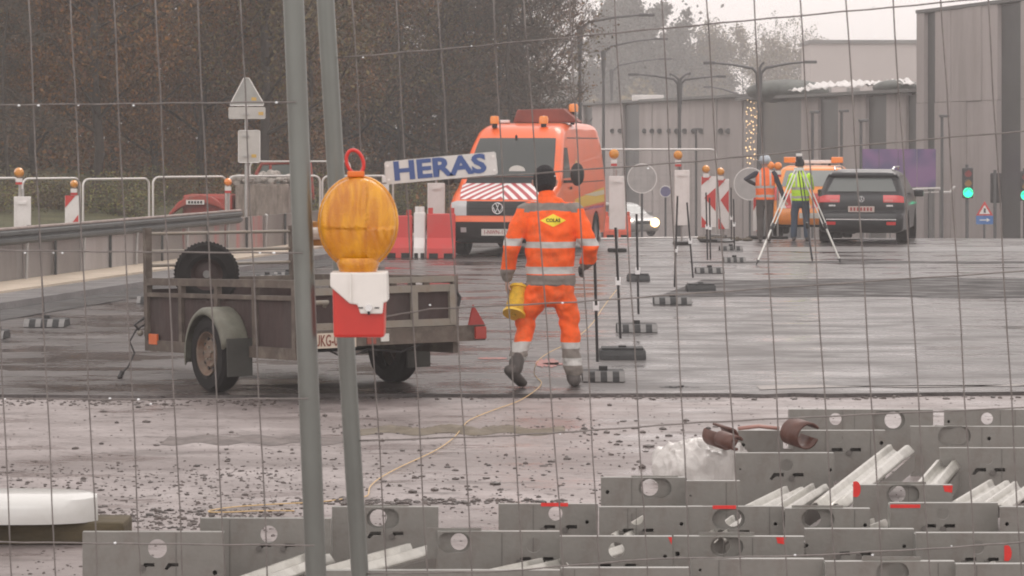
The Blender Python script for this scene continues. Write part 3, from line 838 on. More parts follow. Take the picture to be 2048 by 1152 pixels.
# hazy trees above the long building
pf = gen_tree(21, 12, 4.6, 70000, .15, LE, low=.2)
pg = gen_tree(22, 11, 4.8, 16000, .08, LO, twigs=3.2, low=.15)
tz = gz(240) - 1
place_tree(pf, 1290, 300, 0, 1.78, 'large dense hazy tree above the long low building', name='tree', z=tz)
place_tree(pf, 1348, 310, 2, 1.40, 'smaller dense hazy tree right of the large one', name='tree', z=tz)
place_tree(pg, 1480, 290, 1, 1.70, 'bare rounded hazy tree left of the near double lamp', name='bare_tree', z=tz)
place_tree(pg, 1572, 300, 3, 1.62, 'bare rounded hazy tree right of the near double lamp', name='bare_tree', z=tz)
place_tree(pg, 1190, 300, 2, 1.40, 'faint bare tree behind the single arm lamps', name='bare_tree', z=tz)
# ---------------------------------------------------------------- vehicles
M['tyre'] = mat('tyre_rubber', (.013, .012, .012), .8, var=(8, .3), spec=.2)
M['glass'] = mat('car_glass', (.045, .052, .050), .12, spec=.5, coat=.15)
M['blackp'] = mat('bumper_black', (.013, .013, .014), .5, var=(4, .15), spec=.3)
M['orange'] = mat('orange_paint', (.84, .125, .018), .35, coat=.5, grime=(1.5, (.50, .13, .05), .35))
M['navy'] = mat('navy_paint', (.008, .009, .012), .35, coat=.35, spec=.3, grime=(2, (.03, .028, .026), .3))
M['silver'] = mat('silver_paint', (.42, .41, .40), .35, .2, coat=.4)
M['chrome'] = mat('chrome', (.7, .7, .7), .2, .9)
M['lens_red'] = mat('red_lens', (.55, .02, .02), .2, coat=.8)
M['lens_clear'] = mat('clear_lens', (.45, .46, .46), .15, coat=.8)
M['amber'] = mat('amber_lens', (.85, .24, .02), .25, coat=.6)
M['plate_w'] = mat('plate_white', (.62, .60, .56), .5)
M['plate_red'] = mat('plate_print', (.30, .03, .03), .6)
M['yellow'] = mat('yellow_band', (.72, .46, .04), .4, coat=.3)
M['rim'] = mat('rim', (.18, .18, .19), .45, .5)
M['red_pl'] = mat('red_plastic', (.55, .035, .03), .45, grime=(3, (.4, .12, .1), .4))
M['white_pl'] = mat('white_plastic', (.74, .71, .69), .45, grime=(3, (.5, .46, .42), .4))
def interp(tab, x):
    if x <= tab[0][0]: return tab[0][1]
    for (a, b), (c, d) in zip(tab, tab[1:]):
        if x <= c: return b + (d - b) * (x - a) / (c - a)
    return tab[-1][1]
class Car:
    """shell wrapped along a side profile (y,z), half width depending on z and y; sides filled"""
    def __init__(s, prof, wz, wy, r=.09):
        s.p = [Vector((0, y, z)) for y, z in prof]; s.wz = wz; s.wy = wy; s.r = r
        s.cy = sum(p.y for p in s.p) / len(s.p); s.n = len(s.p) - 1
    def C(s, u):
        i = max(0, min(int(u), s.n - 1)); f = u - i; p = s.p
        p0 = p[max(i - 1, 0)]; p1 = p[i]; p2 = p[i + 1]; p3 = p[min(i + 2, s.n)]
        t = .32; m1 = (p2 - p0) * t; m2 = (p3 - p1) * t
        L = (p2 - p1).length
        if m1.length > L: m1 = m1 * (L / m1.length)
        if m2.length > L: m2 = m2 * (L / m2.length)
        f2 = f * f; f3 = f2 * f
        return p1 * (2 * f3 - 3 * f2 + 1) + m1 * (f3 - 2 * f2 + f) + p2 * (-2 * f3 + 3 * f2) + m2 * (f3 - f2)
    def W(s, y, z): return interp(s.wz, z) * interp(s.wy, y)
    def N(s, u):
        d = s.C(min(u + .05, s.n)) - s.C(max(u - .05, 0)); return Vector((0, -d.z, d.y)).normalized()   # outward for a profile running up the front
    def S(s, u, t, off=0):
        c = s.C(u); n = s.N(u); at = abs(t); rr = s.r
        k = max(0, (at - .80) / .20); inn = rr * (1 - math.sqrt(max(0, 1 - k * k)))
        q = c + n * (off - inn)
        return Vector((t * s.W(q.y, q.z) + (off * (1 if t > 0 else -1) * k), q.y, q.z))
    def body(s, m, parent, arches, name='body', floor=.28, us=10):
        mb = MB(); ts = [-1, -.985, -.96, -.93, -.9, -.86, -.8, -.6, -.3, 0, .3, .6, .8, .86, .9, .93, .96, .985, 1]
        U = [i / 4 for i in range(s.n * 4 + 1)]
        mb.grid([[s.S(u, t) for t in ts] for u in U])
        E = [s.S(u, 1) for u in U]
        ymin = min(e.y for e in E); ymax = max(e.y for e in E)
        def upper(y):
            best = floor
            for a, b in zip(E, E[1:]):
                if min(a.y, b.y) <= y <= max(a.y, b.y) and abs(a.y - b.y) > 1e-6:
                    z = a.z + (b.z - a.z) * (y - a.y) / (b.y - a.y); best = max(best, z)
            return best
        def lower(y):
            best = 9
            for a, b in zip(E, E[1:]):
                if min(a.y, b.y) <= y <= max(a.y, b.y) and abs(a.y - b.y) > 1e-6:
                    z = a.z + (b.z - a.z) * (y - a.y) / (b.y - a.y); best = min(best, z)
            up = upper(y)
            z = floor if best > up - .25 else min(best, up - .02)
            z = min(z, up)
            for ay, ar in arches:
                d = abs(y - ay)
                if d < ar: z = max(z, .30 + math.sqrt(ar * ar - d * d))
            return z
        n = 90; ys_ = [ymin + (ymax - ymin) * (.5 - .5 * math.cos(math.pi * i / n)) for i in range(n + 1)]
        for sg in (1, -1):
            rows = []
            for y in ys_:
                a, b = lower(y), upper(y); b = max(a, b)
                rows.append([Vector((sg * s.W(y, a + (b - a) * k / 12), y, a + (b - a) * k / 12)) for k in range(13)])
            mb.grid(rows)
        ob = mb.build(name, m, parent, smooth=.7, fix=True)
        return ob
    def patch(s, name, m, parent, u0, u1, t0, t1, off=.006, nu=8, ntt=10, shape=None, thick=.0):
        rows = []
        for i in range(nu + 1):
            f = i / nu; u = u0 + (u1 - u0) * f; row = []
            a, b = t0, t1
            if shape: a, b = shape(f)
            for j in range(ntt + 1): row.append(s.S(u, a + (b - a) * j / ntt, off))
            rows.append(row)
        return MB().grid(rows).build(name, m, parent, smooth=1.0)
    def side(s, name, m, parent, pts, sg=1, off=.006):
        return MB().add([(sg * (s.W(y, z) + off), y, z) for y, z in pts], [tuple(range(len(pts)))]).build(name, m, parent)
def wheel(parent, x, y, r, w, sg, rimm=None):
    t = MB().lathe([(r * .62, -w / 2), (r * .93, -w / 2), (r, -w / 2 + .03), (r, w / 2 - .03), (r * .93, w / 2), (r * .62, w / 2)], axis='X', seg=28).build('tyre', M['tyre'], parent, smooth=.6)
    t.location = (x, y, r)
    h = MB(); h.lathe([(0.001, .02), (r * .18, .03), (r * .5, 0), (r * .63, .035), (r * .63, -.06)], axis='X', seg=24)
    if sg < 0: h.v = [(-a, b, c) for a, b, c in h.v]
    ob = h.build('rim', rimm or M['rim'], t, smooth=.6); ob.location = (sg * w * .28, 0, 0)
    return t
def stripes_mat():
    m = bpy.data.materials.new('chevron_print'); m.use_nodes = True; n = m.node_tree; b = n.nodes['Principled BSDF']; L = n.links.new
    tc = n.nodes.new('ShaderNodeTexCoord'); sp = n.nodes.new('ShaderNodeSeparateXYZ'); L(tc.outputs['Object'], sp.inputs[0])
    def mth(op, a, b_=None):
        x = n.nodes.new('ShaderNodeMath'); x.operation = op
        for i, q in enumerate((a, b_)):
            if q is None: continue
            if isinstance(q, (int, float)): x.inputs[i].default_value = q
            else: L(q, x.inputs[i])
        return x.outputs[0]
    ax = mth('ABSOLUTE', sp.outputs[0]); v = mth('ADD', mth('MULTIPLY', sp.outputs[1], 3.6), mth('MULTIPLY', ax, 5.6))
    fr = mth('FRACT', mth('ADD', v, 10)); st = mth('GREATER_THAN', fr, .5)
    mx = n.nodes.new('ShaderNodeMix'); mx.data_type = 'RGBA'; L(st, mx.inputs[0]); mx.inputs[6].default_value = (.72, .70, .69, 1); mx.inputs[7].default_value = (.38, .02, .03, 1)
    L(mx.outputs[2], b.inputs['Base Color']); b.inputs['Roughness'].default_value = .4
    return m
CHEV = stripes_mat()
def vw_badge(parent, loc, r, axis_sign, m_):
    t = MB(); t.tube([(r * math.cos(a), 0, r * math.sin(a)) for a in [k * math.pi / 12 for k in range(24)]], r * .09, 6, closed=True)
    w = r * .085
    def bar(a, b): t.tube([(a[0] * r, 0, a[1] * r), (b[0] * r, 0, b[1] * r)], w, 5)
    bar((-.34, .88), (0, .12)); bar((.34, .88), (0, .12))
    bar((-.88, .28), (-.40, -.78)); bar((-.40, -.78), (0, .02)); bar((0, .02), (.40, -.78)); bar((.40, -.78), (.88, .28))
    o = t.build('badge', m_, parent); o.location = loc; return o

# ---- the orange van
def van():
    Y0 = 47.6; t = thing('work_van', 'orange high roofed work van with red and white chevrons on its bonnet', 'van', (XofP(995, Y0), Y0, 0.03), math.radians(-12))
    prof = [(.20, .24), (.05, .28), (0, .50), (0, .62), (.03, .74), (.05, .90), (.12, .99), (.35, 1.09), (.62, 1.19), (.92, 1.29), (1.08, 1.42), (1.36, 1.72), (1.60, 1.97), (1.78, 2.12), (2.08, 2.30), (2.6, 2.38), (4, 2.40), (5.6, 2.38), (5.78, 2.25), (5.86, 1.2), (5.84, .4), (5.7, .3)]
    c = Car(prof, [(0, .93), (.9, .95), (1.25, .94), (1.9, .86), (2.2, .80), (2.4, .72)], [(0, .90), (.15, .94), (.5, .985), (.9, 1), (5.4, 1), (5.9, .96)], .12)
    c.body(M['orange'], t, [(.95, .42), (4.55, .42)])
    c.patch('windscreen', M['glass'], t, 9.9, 12.85, -.86, .86, .008)
    c.patch('bonnet_stripes', CHEV, t, 6.25, 8.9, -.86, .86, .008, 14, 24, shape=lambda f: (-.80 - .08 * f, .80 + .08 * f))
    c.patch('bonnet_gap', M['blackp'], t, 8.95, 9.85, -.84, .84, .010)
    c.patch('grille', mat('grille_black', (.014, .014, .015), .5), t, 3.9, 5.85, -.66, .66, .010)
    for i in range(4): c.patch('grille_slat', M['blackp'], t, 4.25 + i * .4, 4.32 + i * .4, -.60, .60, .022)
    c.patch('bumper', M['blackp'], t, .8, 3.0, -.97, .97, .020)
    c.patch('air_intake', mat('intake', (.008, .008, .008), .8), t, 1.3, 2.3, -.5, .5, .026)
    for s in (-1, 1):
        c.patch('headlight', M['lens_clear'], t, 3.9, 5.9, s * .66, s * .965, .012)
        c.patch('fog_lamp', M['lens_clear'], t, 1.7, 2.2, s * .66, s * .78, .03)
    ob = MB().box((0, 0, 0), (.52, .015, .115)).build('number_plate', M['plate_w'], t); ob.location = (-.02, -.045, .44)
    put_text('plate_text', '1-NWN-171', .10, M['plate_red'], t, (-.02, -.056, .44), (math.radians(90), 0, 0), bold=.001, sx=.85)
    vw_badge(t, (0, -.0, .86), .095, 1, M['chrome'])
    # left flank (its driver's side, towards +x) : windows, bands, seams
    for s in (1, -1):
        c.side('side_window', M['glass'], t, [(1.30, 1.38), (2.05, 1.38), (2.05, 1.93), (1.75, 1.93)], s)
        c.side('yellow_band', M['yellow'], t, [(2.35, .98), (5.4, 1.16), (5.4, .88), (2.1, .80)], s, .005)
        c.side('pale_band', mat('pale_band%d' % s, (.55, .50, .35), .4), t, [(3.2, 1.05), (5.4, 1.11), (5.4, 1.02), (4.4, 1.0)], s, .009)
        c.side('red_band', M['lens_red'], t, [(2.1, .78), (5.4, .84), (5.4, .78), (2.1, .73)], s, .006)
        for (y0, y1, z0, z1) in ((2.12, 2.14, .5, 2.1), (3.45, 3.47, .5, 2.15), (1.15, 1.17, .6, 1.35), (2.2, 5.4, 2.10, 2.118), (2.2, 5.4, 1.28, 1.295)):
            c.side('door_seam', M['blackp'], t, [(y0, z0), (y1, z0), (y1, z1), (y0, z1)], s, .004)
        c.side('side_logo', mat('logo_pale%d' % s, (.70, .52, .22), .5), t, [(2.75, 1.72), (2.95, 1.56), (2.75, 1.40), (2.55, 1.56)], s, .008)
        c.side('door_handle', M['blackp'], t, [(2.0, 1.22), (1.8, 1.22), (1.8, 1.17), (2.0, 1.17)], s, .02)
        c.side('sill', M['blackp'], t, [(1.45, .30), (4.05, .30), (4.05, .42), (1.45, .42)], s, .012)
        mm = MB(); mm.ball((s * 1.19, 1.28, 1.45), (.13, .09, .21), 14, 10); mm.box((s * 1.05, 1.30, 1.32), (.22, .05, .05))
        mm.build('mirror', M['blackp'], t, smooth=.8)
        for y in (.95, 4.55): wheel(t, s * .84, y, .345, .22, s)
    MB().box((0, 3, .52), (1.5, 5.2, .3)).build('underbody', M['blackp'], t)
    # inside seen through nothing: dark dash card, sticker
    ob = MB().cyl((0, 0, 0), (0, -.004, 0), .15, seg=16).build('sticker', M['plate_w'], t); p = c.S(10.35, .12, .014); ob.location = p; ob.scale = (1, 1, .6)
    for x, y in ((-.50, 2.05), (.40, 2.15)):
        mb = MB(); mb.cyl((x, y, 2.30), (x, y, 2.37), .05, seg=10); b = mb.build('beacon_stem', M['blackp'], t)
        MB().lathe([(.001, 0), (.085, 0), (.09, .10), (.07, .14), (.001, .15)], (x, y, 2.37), seg=16).build('beacon', M['amber'], b, smooth=.6)
    mb = MB(); mb.cyl((.72, 3.3, 2.36), (.72, 3.3, 2.62), .04, seg=10); b = mb.build('beacon_stem', M['blackp'], t)
    MB().lathe([(.001, 0), (.09, 0), (.09, .12), (.07, .15), (.001, .16)], (.74, 3.3, 2.60), seg=16).build('beacon', M['amber'], b, smooth=.6)
    # folded sign board lying on the roof : tapered dark red box
    mb = MB(); mb.prism([(-.34, 2.40), (.92, 2.40), (.62, 2.66), (-.26, 2.64)], 2.9, 3.3); mb.build('roof_sign_board', mat('dark_red_board', (.20, .045, .03), .6, var=(3, .25)), t, bevel=.02)
    MB().box((-.45, 2.6, 2.42), (.22, .12, .05)).build('roof_lamp', M['white_metal'], t, bevel=.01)
    mb = MB(); mb.prism([(-.02, 1.98), (0.02, 1.98), (.022, 2.06), (0, 2.09), (-.022, 2.06)], -.02, .0); ob = mb.build('emblem', M['blackp'], t); ob.location = (0, 1.62, .08); ob.rotation_euler = (0, 0, 0)
    return t
van()

def hatch(name, label, cat, px, Y0, yaw, paint, prof, wz, wy, z0=.03, rear=True):
    t = thing(name, label, cat, (XofP(px, Y0), Y0, z0), yaw)
    c = Car(prof, wz, wy, .10)
    return t, c
# ---- dark estate car seen from behind (local y=0 : rear bumper)
t, c = hatch('parked_car', 'dark blue estate car seen from behind beside the survey tripod', 'car', 1722, 53.8, math.radians(-11.5), M['navy'],
    [(.25, .22), (.06, .26), (0, .38), (-.01, .52), (.03, .62), (.10, .66), (.10, .74), (.11, .86), (.15, .97), (.20, 1.02), (.34, 1.17), (.48, 1.32), (.46, 1.39), (.60, 1.44), (1.5, 1.49), (2.5, 1.45), (2.95, 1.36), (3.6, 1.03), (4.3, .88), (4.52, .70), (4.55, .4), (4.4, .25)],
    [(0, .85), (.4, .875), (.75, .89), (1.0, .86), (1.3, .74), (1.5, .62)], [(0, .93), (.15, .96), (.5, 1), (4, 1), (4.3, .94), (4.6, .85)])
c.body(M['navy'], t, [(.95, .37), (3.6, .37)])
c.patch('rear_window', mat('rear_glass', (.12, .135, .13), .12, spec=.5, coat=.2), t, 9.25, 10.95, -.78, .78, .007, shape=lambda f: (-.84 + .06 * f, .84 - .06 * f))
c.patch('window_rubber', M['blackp'], t, 9.05, 11.15, -.9, .9, .004)
c.patch('spoiler', M['navy'], t, 11.3, 12.9, -.9, .9, .03)
c.patch('spoiler_lip', M['blackp'], t, 11.15, 11.6, -.84, .84, .034)
for s in (-1, 1):
    c.patch('tail_lamp', M['lens_red'], t, 6.75, 8.05, s * .52, s * .985, .012, ntt=8)
    c.patch('reverse_lamp', mat('lampwhite%d' % s, (.5, .12, .1), .2, coat=.5), t, 6.85, 7.25, s * .55, s * .75, .018)
    c.patch('reflector', M['lens_red'], t, 2.1, 2.5, s * .62, s * .84, .014)
    for y in (.95, 3.6): wheel(t, s * .77, y, .325, .24, s)
    MB().tube([(s * .58, .75, 1.475), (s * .6, .9, 1.53), (s * .6, 2.6, 1.53), (s * .58, 2.8, 1.48)], .018, 6).build('roof_rail', M['chrome'], t)
    mm = MB(); mm.box((s * 1.0, 2.75, .98), (.2, .12, .15)); mm.build('mirror', M['navy'], t, bevel=.03)
    c.side('side_window', M['glass'], t, [(.65, .98), (2.9, .96), (2.45, 1.36), (.85, 1.38)], s, .005)
    MB().box((s * .34, .9, 1.10), (.36, .12, .5)).build('headrest', M['blackp'], t, bevel=.05)
ob = MB().box((0, 0, 0), (.52, .012, .115)).build('number_plate', mat('plate_dim', (.50, .42, .38), .5), t); ob.location = (0, .065, .70)
for k in range(7): MB().box((-.20 + k * .066, .056, .70), (.038, .006, .07)).build('blurred_character', M['plate_red'], t)
vw_badge(t, (0, .09, .90), .055, 1, M['chrome'])
c.patch('bumper_line', M['chrome'], t, 2.72, 2.86, -.85, .85, .012)
c.patch('lower_bumper', M['blackp'], t, .6, 2.0, -.95, .95, .010)
MB().box((.56, .085, .77), (.13, .008, .035)).build('chrome_script', M['chrome'], t)
MB().box((-.58, .085, .77), (.13, .008, .03)).build('chrome_script', M['chrome'], t)
MB().box((0, 2.3, .34), (1.4, 4.0, .2)).build('underbody', M['blackp'], t)
MB().tube([(0.05, .9, 1.03), (-.2, .42, 1.07)], .012, 5).build('wiper', M['blackp'], t)

# ---- orange service car behind the surveyors
t, c = hatch('service_car', 'orange service car with amber roof light bar behind the surveyors', 'car', 1622, 58.4, math.radians(-9), M['orange'],
    [(.25, .25), (.06, .28), (0, .40), (0, .54), (.04, .64), (.08, .72), (.10, .90), (.13, 1.02), (.20, 1.10), (.34, 1.28), (.50, 1.44), (.62, 1.53), (.9, 1.57), (2.0, 1.58), (2.7, 1.50), (3.3, 1.1), (4.1, .95), (4.3, .7), (4.3, .4), (4.15, .28)],
    [(0, .84), (.4, .86), (.9, .87), (1.1, .84), (1.4, .74), (1.6, .64)], [(0, .93), (.2, .97), (.5, 1), (4, 1), (4.4, .88)])
t.location.z = gz(58.4) + .03
SO = mat('service_orange', (.80, .25, .03), .35, coat=.4, grime=(2, (.4, .18, .06), .4)); c.body(SO, t, [(.85, .36), (3.4, .36)])
c.patch('rear_window', mat('rear_glass2', (.20, .22, .21), .1, spec=.8, coat=.4), t, 8.2, 10.3, -.80, .80, .007)
c.patch('bumper', SO, t, 1.4, 3.6, -.97, .97, .03)
c.patch('lower_bumper', M['blackp'], t, .5, 1.3, -.95, .95, .014)
for i in range(10):
    a = -.82 + i * .164
    c.patch('stripe', M['lens_red'] if i % 2 else M['plate_w'], t, 4.2, 6.6, a, a + .15, .010, ntt=3, shape=lambda f, a=a: (a + .08 * f * (1 if a >= 0 else -1), a + .16 + .08 * f * (1 if a >= 0 else -1)))
for s in (-1, 1):
    c.patch('tail_lamp', M['lens_red'], t, 5.6, 8.2, s * .84, s * .99, .014)
    for y in (.85, 3.4): wheel(t, s * .76, y, .31, .2, s)
    c.side('side_window', M['glass'], t, [(.7, 1.06), (2.8, 1.04), (2.5, 1.42), (.85, 1.44)], s, .005)
    mm = MB(); mm.box((s * .98, 2.6, 1.08), (.2, .12, .17)); mm.build('mirror', M['orange'], t, bevel=.03)
ob = MB().box((0, -.035, .5), (.5, .012, .115)).build('number_plate', M['plate_w'], t)
lb = MB().box((0, 1.2, 1.66), (1.05, .16, .07)).build('light_bar', M['white_metal'], t, bevel=.01)
for x in (-.52, .52): MB().box((x, 1.2, 1.70), (.26, .22, .13)).build('lamp', M['amber'], lb, bevel=.02)
for x in (-.35, .35): MB().box((x, 1.2, 1.60), (.05, .05, .1)).build('foot', M['blackp'], lb)
MB().box((0, 2.2, .4), (1.4, 3.8, .2)).build('underbody', M['blackp'], t)

# ---- pale car far off with its headlight shining
zf = gz(118)
t, c = hatch('distant_car', 'pale silver car far down the road with a headlight shining', 'car', 1288, 118, math.radians(24), M['silver'],
    [(.20, .22), (.04, .28), (0, .42), (.0, .56), (.05, .66), (.12, .72), (.5, .86), (1.05, .96), (1.4, 1.14), (1.85, 1.38), (2.3, 1.46), (3.2, 1.46), (3.9, 1.35), (4.15, 1.0), (4.25, .6), (4.2, .3)],
    [(0, .84), (.5, .87), (.9, .88), (1.3, .72), (1.5, .62)], [(0, .86), (.3, .97), (.6, 1), (4, 1), (4.3, .93)])
t.location.z = zf + .08
c.body(M['silver'], t, [(.85, .36), (3.4, .36)])
c.patch('windscreen', M['glass'], t, 7.15, 9.2, -.84, .84, .008)
c.patch('grille', M['blackp'], t, 3.0, 4.4, -.5, .5, .01)
hl = mat('headlight_on', (1, .8, .5), .3, emit=((1, .62, .26), 6)); hm = mat('headlight_mid', (1, .9, .8), .3, emit=((1, .85, .7), 3))
for s in (-1, 1):
    c.patch('headlight', M['lens_clear'], t, 3.9, 5.2, s * .62, s * .93, .012)
    c.side('side_window', M['glass'], t, [(1.2, .94), (3.9, .98), (3.5, 1.32), (2.0, 1.34)], s, .005)
    for y in (.85, 3.4): wheel(t, s * .77, y, .32, .2, s)
    mm = MB(); mm.box((s * 1.0, 1.45, .98), (.2, .12, .15)); mm.build('mirror', M['silver'], t, bevel=.03)
p = c.S(3.4, .70, .05); MB().ball(p, (.22, .06, .20), 12, 8).build('lit_headlight', hl, t)
p = c.S(4.4, -.75, .05); MB().ball(p, (.07, .04, .06), 10, 6).build('lit_headlight', hm, t)

# ---- plastic barriers
def barrier(px0, px1, Y, ztop, m_, label, cat='barrier'):
    x0, x1 = XofP(px0, Y), XofP(px1, Y); w = x1 - x0
    t = thing('plastic_barrier', label, cat, ((x0 + x1) / 2, Y, .03 + min(0, gz(Y))), 0, 'red and white water barriers beside the van')
    mb = MB(); h = ztop
    mb.prism([(-.26, 0), (.26, 0), (.24, .18), (.12, .36), (.08, h), (-.08, h), (-.12, .36), (-.24, .18)], -w / 2 + .01, w / 2 - .01, 'YZ')
    mb.build('shell', m_, t, bevel=.02)
    for x in (-w / 2 + .07, w / 2 - .07): MB().cyl((x, 0, h), (x, 0, h + .10), .045, seg=10).build('lug', m_, t)
    for x in (-w * .25, w * .25): MB().box((x, -.255, .05), (min(.16, w * .3), .02, .09)).build('fork_slot', M['blackp'], t)
    return t
barrier(770, 826, 47.4, .74, M['red_pl'], 'red plastic barrier just right of the amber warning lamp')
barrier(827, 852, 47.3, .80, M['white_pl'], 'narrow white plastic barrier between two red ones')
barrier(853, 912, 47.2, .78, M['red_pl'], 'red plastic barrier touching the left side of the van')
barrier(1206, 1262, 60, .50, mat('orange_pl', (.62, .10, .05), .5), 'orange red barrier behind the first white board')
# ---- small digger behind the guard rail
Yd = 53.5; s_ = Yd / F
t = thing('red_digger', 'small red digger with arched boom parked behind the guard rail', 'digger', (XofP(420, Yd), Yd, 0), 0)
zz = lambda py: H + (HOR - py) * s_
xx = lambda px: (px - 420) * s_
dred = mat('digger_red', (.36, .045, .03), .5, grime=(2, (.2, .1, .07), .7))
def arc(px_py, w0):
    up = [(xx(a), zz(b - w)) for a, b, w in px_py]; dn = [(xx(a), zz(b + w)) for a, b, w in px_py][::-1]
    return up + dn
MB().prism(arc([(340, 430, 4), (358, 411, 7), (380, 400, 8), (402, 396, 8), (425, 401, 8), (445, 412, 6), (458, 424, 4)], 0), -.2, .2).build('boom', dred, t, bevel=.03)
ob = MB().box((xx(393), -.22, zz(404)), (36 * s_, .02, 9 * s_)).build('name_plate', M['white_pl'], t); ob.rotation_euler = (0, 0, 0)
for k in range(5): MB().box((xx(381 + k * 6), -.234, zz(404)), (4 * s_, .006, 5 * s_)).build('worn_letter', M['blackp'], t)
MB().box((xx(415), .5, .75), (1.0, 1.0, .55)).build('engine_cover', dred, t, bevel=.08)
MB().box((xx(380), .5, .30), (1.5, 1.2, .45)).build('track', M['tyre'], t, bevel=.15)
for px in (372, 402): MB().box((xx(px), -.3, zz(470)), (.13, .05, .8)).build('support_leg', dred, t)
# cab of a second machine
Yc = 60; s_ = Yc / F
t = thing('red_cab_machine', 'machine with a red framed glazed cab behind the sign post', 'digger', (XofP(560, Yc), Yc, gz(Yc)), 0)
zz = lambda py: H + (HOR - py) * s_ - gz(Yc)
xx = lambda px: (px - 560) * s_
MB().tube([(xx(512), 0, zz(400)), (xx(514), 0, zz(345)), (xx(524), 0, zz(327)), (xx(580), 0, zz(324)), (xx(620), 0, zz(327)), (xx(626), 0, zz(400))], .045, 8).build('cab_frame', dred, t)
MB().tube([(xx(540), 0, zz(400)), (xx(541), 0, zz(326))], .03, 8).build('pillar', dred, t)
MB().prism([(xx(515), zz(398)), (xx(517), zz(347)), (xx(526), zz(330)), (xx(618), zz(330)), (xx(623), zz(398))], .0, 1.2).build('cab_glass', mat('cab_glass', (.10, .12, .11), .15, coat=.4), t)
MB().box((xx(565), .7, zz(425)), (1.3, 1.3, .7)).build('hull', M['roof_grey'], t, bevel=.05)
MB().box((xx(565), .7, .3), (1.5, 1.4, .6)).build('track', M['tyre'], t, bevel=.1)
# ---------------------------------------------------------------- people
V3 = Vector
def limb(mb, pts, rad, seg=14, side=None, flat=0):
    pts = [V3(p) for p in pts]
    d0 = (pts[0] - pts[1]).normalized(); d1 = (pts[-1] - pts[-2]).normalized()
    rr = [r if isinstance(r, tuple) else (r, r) for r in rad]
    def sc(r, k): return (r[0] * k, r[1] * k)
    m0 = min(rr[0]); m1 = min(rr[-1])
    if flat: m1 *= .12
    P_ = [pts[0] + d0 * m0 * .95, pts[0] + d0 * m0 * .7] + pts + [pts[-1] + d1 * m1 * .7, pts[-1] + d1 * m1 * .95]
    R_ = [sc(rr[0], .25), sc(rr[0], .7)] + rr + [sc(rr[-1], .7), sc(rr[-1], .25)]
    mb.tube(P_, R_, seg, side=side)
def hand(mb, wrist, palm_dir, spread_dir, size=1.0, curl=.6):
    """palm, four unequal fingers and a thumb, curled"""
    w = V3(wrist); d = V3(palm_dir).normalized(); s = V3(spread_dir); s = (s - d * s.dot(d)).normalized(); n = d.cross(s).normalized()
    k = size
    limb(mb, [w, w + d * .04 * k, w + d * .085 * k], [(.028 * k, .018 * k), (.040 * k, .016 * k), (.040 * k, .014 * k)], 10, side=n)
    for i, (o, L) in enumerate(((-.030, .070), (-.010, .080), (.010, .075), (.029, .060))):
        b = w + d * .085 * k + s * o * k; q = [b]
        dd = d.copy()
        for j in range(3):
            dd = (dd + n * curl * .55).normalized(); q.append(q[-1] + dd * L * k / 3)
        limb(mb, q, [.0095 * k, .009 * k, .0085 * k, .0075 * k], 8)
    b = w + d * .03 * k - s * .034 * k; t1 = b + (d * .5 - s * .8 + n * .3).normalized() * .035 * k; t2 = t1 + (d * .9 - s * .2 + n * .6).normalized() * .032 * k
    limb(mb, [b, t1, t2], [.013 * k, .011 * k, .009 * k], 8)
def head(mb, c, f=(0, 1, 0), k=1.0):
    """f : facing direction"""
    c = V3(c); f = V3(f).normalized(); s = V3((f.y, -f.x, 0)).normalized(); u = V3((0, 0, 1))
    mb.ball(c, (.078 * k, .094 * k, .115 * k), 16, 12)
    limb(mb, [c - u * .04 + f * .03, c - u * .095 * k + f * .055 * k], [.055 * k, .032 * k], 10)
    limb(mb, [c + f * .088 * k + u * .015, c + f * .112 * k - u * .022], [.010, .016], 8)
    limb(mb, [c + f * .095 * k - u * .055 - s * .02, c + f * .095 * k - u * .055 + s * .02], [.010, .010], 8)
    for q in (-1, 1):
        limb(mb, [c + s * q * .080 * k - u * .025, c + s * q * .088 * k + u * .02], [(.010, .022), (.010, .024)], 8, side=s)
        mb.ball(c + f * .086 * k + s * q * .032 + u * .018, (.016, .016, .010), 8, 6)
skin = mat('skin', (.42, .24, .18), .55, bump=(30, .15)); glove = mat('dark_glove', (.02, .02, .022), .7)
hv_or = mat('hivis_orange', (.95, .115, .006), .75, bump=(7, 1.0), grime=(3.2, (.45, .085, .02), .7))
hv_band = mat('reflective_band', (.46, .45, .43), .5, var=(9, .2))
hv_grey = mat('muddy_grey_cloth', (.21, .185, .165), .8, var=(7, .25), bump=(10, .8))
wool = mat('black_wool', (.016, .015, .017), .95, bump=(60, .8))
boot_m = mat('muddy_boot', (.075, .065, .06), .7, var=(9, .4))
yel = mat('logo_yellow', (.85, .66, .03), .5); blk = M['blackp']
def logo(parent, surf_ob, cx, cz, w, h, ydir=-1):
    """diamond with lettering, laid onto the cloth"""
    me = surf_ob.data; bvh = BVHTree.FromPolygons([v.co for v in me.vertices], [tuple(p.vertices) for p in me.polygons])
    def proj(x, z, off):
        hit = bvh.ray_cast(V3((x, ydir * 2, z)), V3((0, -ydir, 0)))[0]
        return V3((x, (hit.y if hit else 0) + ydir * off, z))
    rows = []
    for i in range(9):
        f = i / 8; z = cz + h / 2 * (1 - 2 * f); ww = w / 2 * (1 - abs(1 - 2 * f))
        rows.append([proj(cx - ww + 2 * ww * j / 8, z, .005) for j in range(9)])
    MB().grid(rows).build('diamond_logo', yel, parent)
    tm = text_mesh('COLAS', h * .36, blk, .0005, 1.05, h * .012)
    for v in tm.vertices:
        q = proj(cx + v.co.x * .95, cz + v.co.y, .008); v.co = q
    link('logo_lettering', tm, parent)

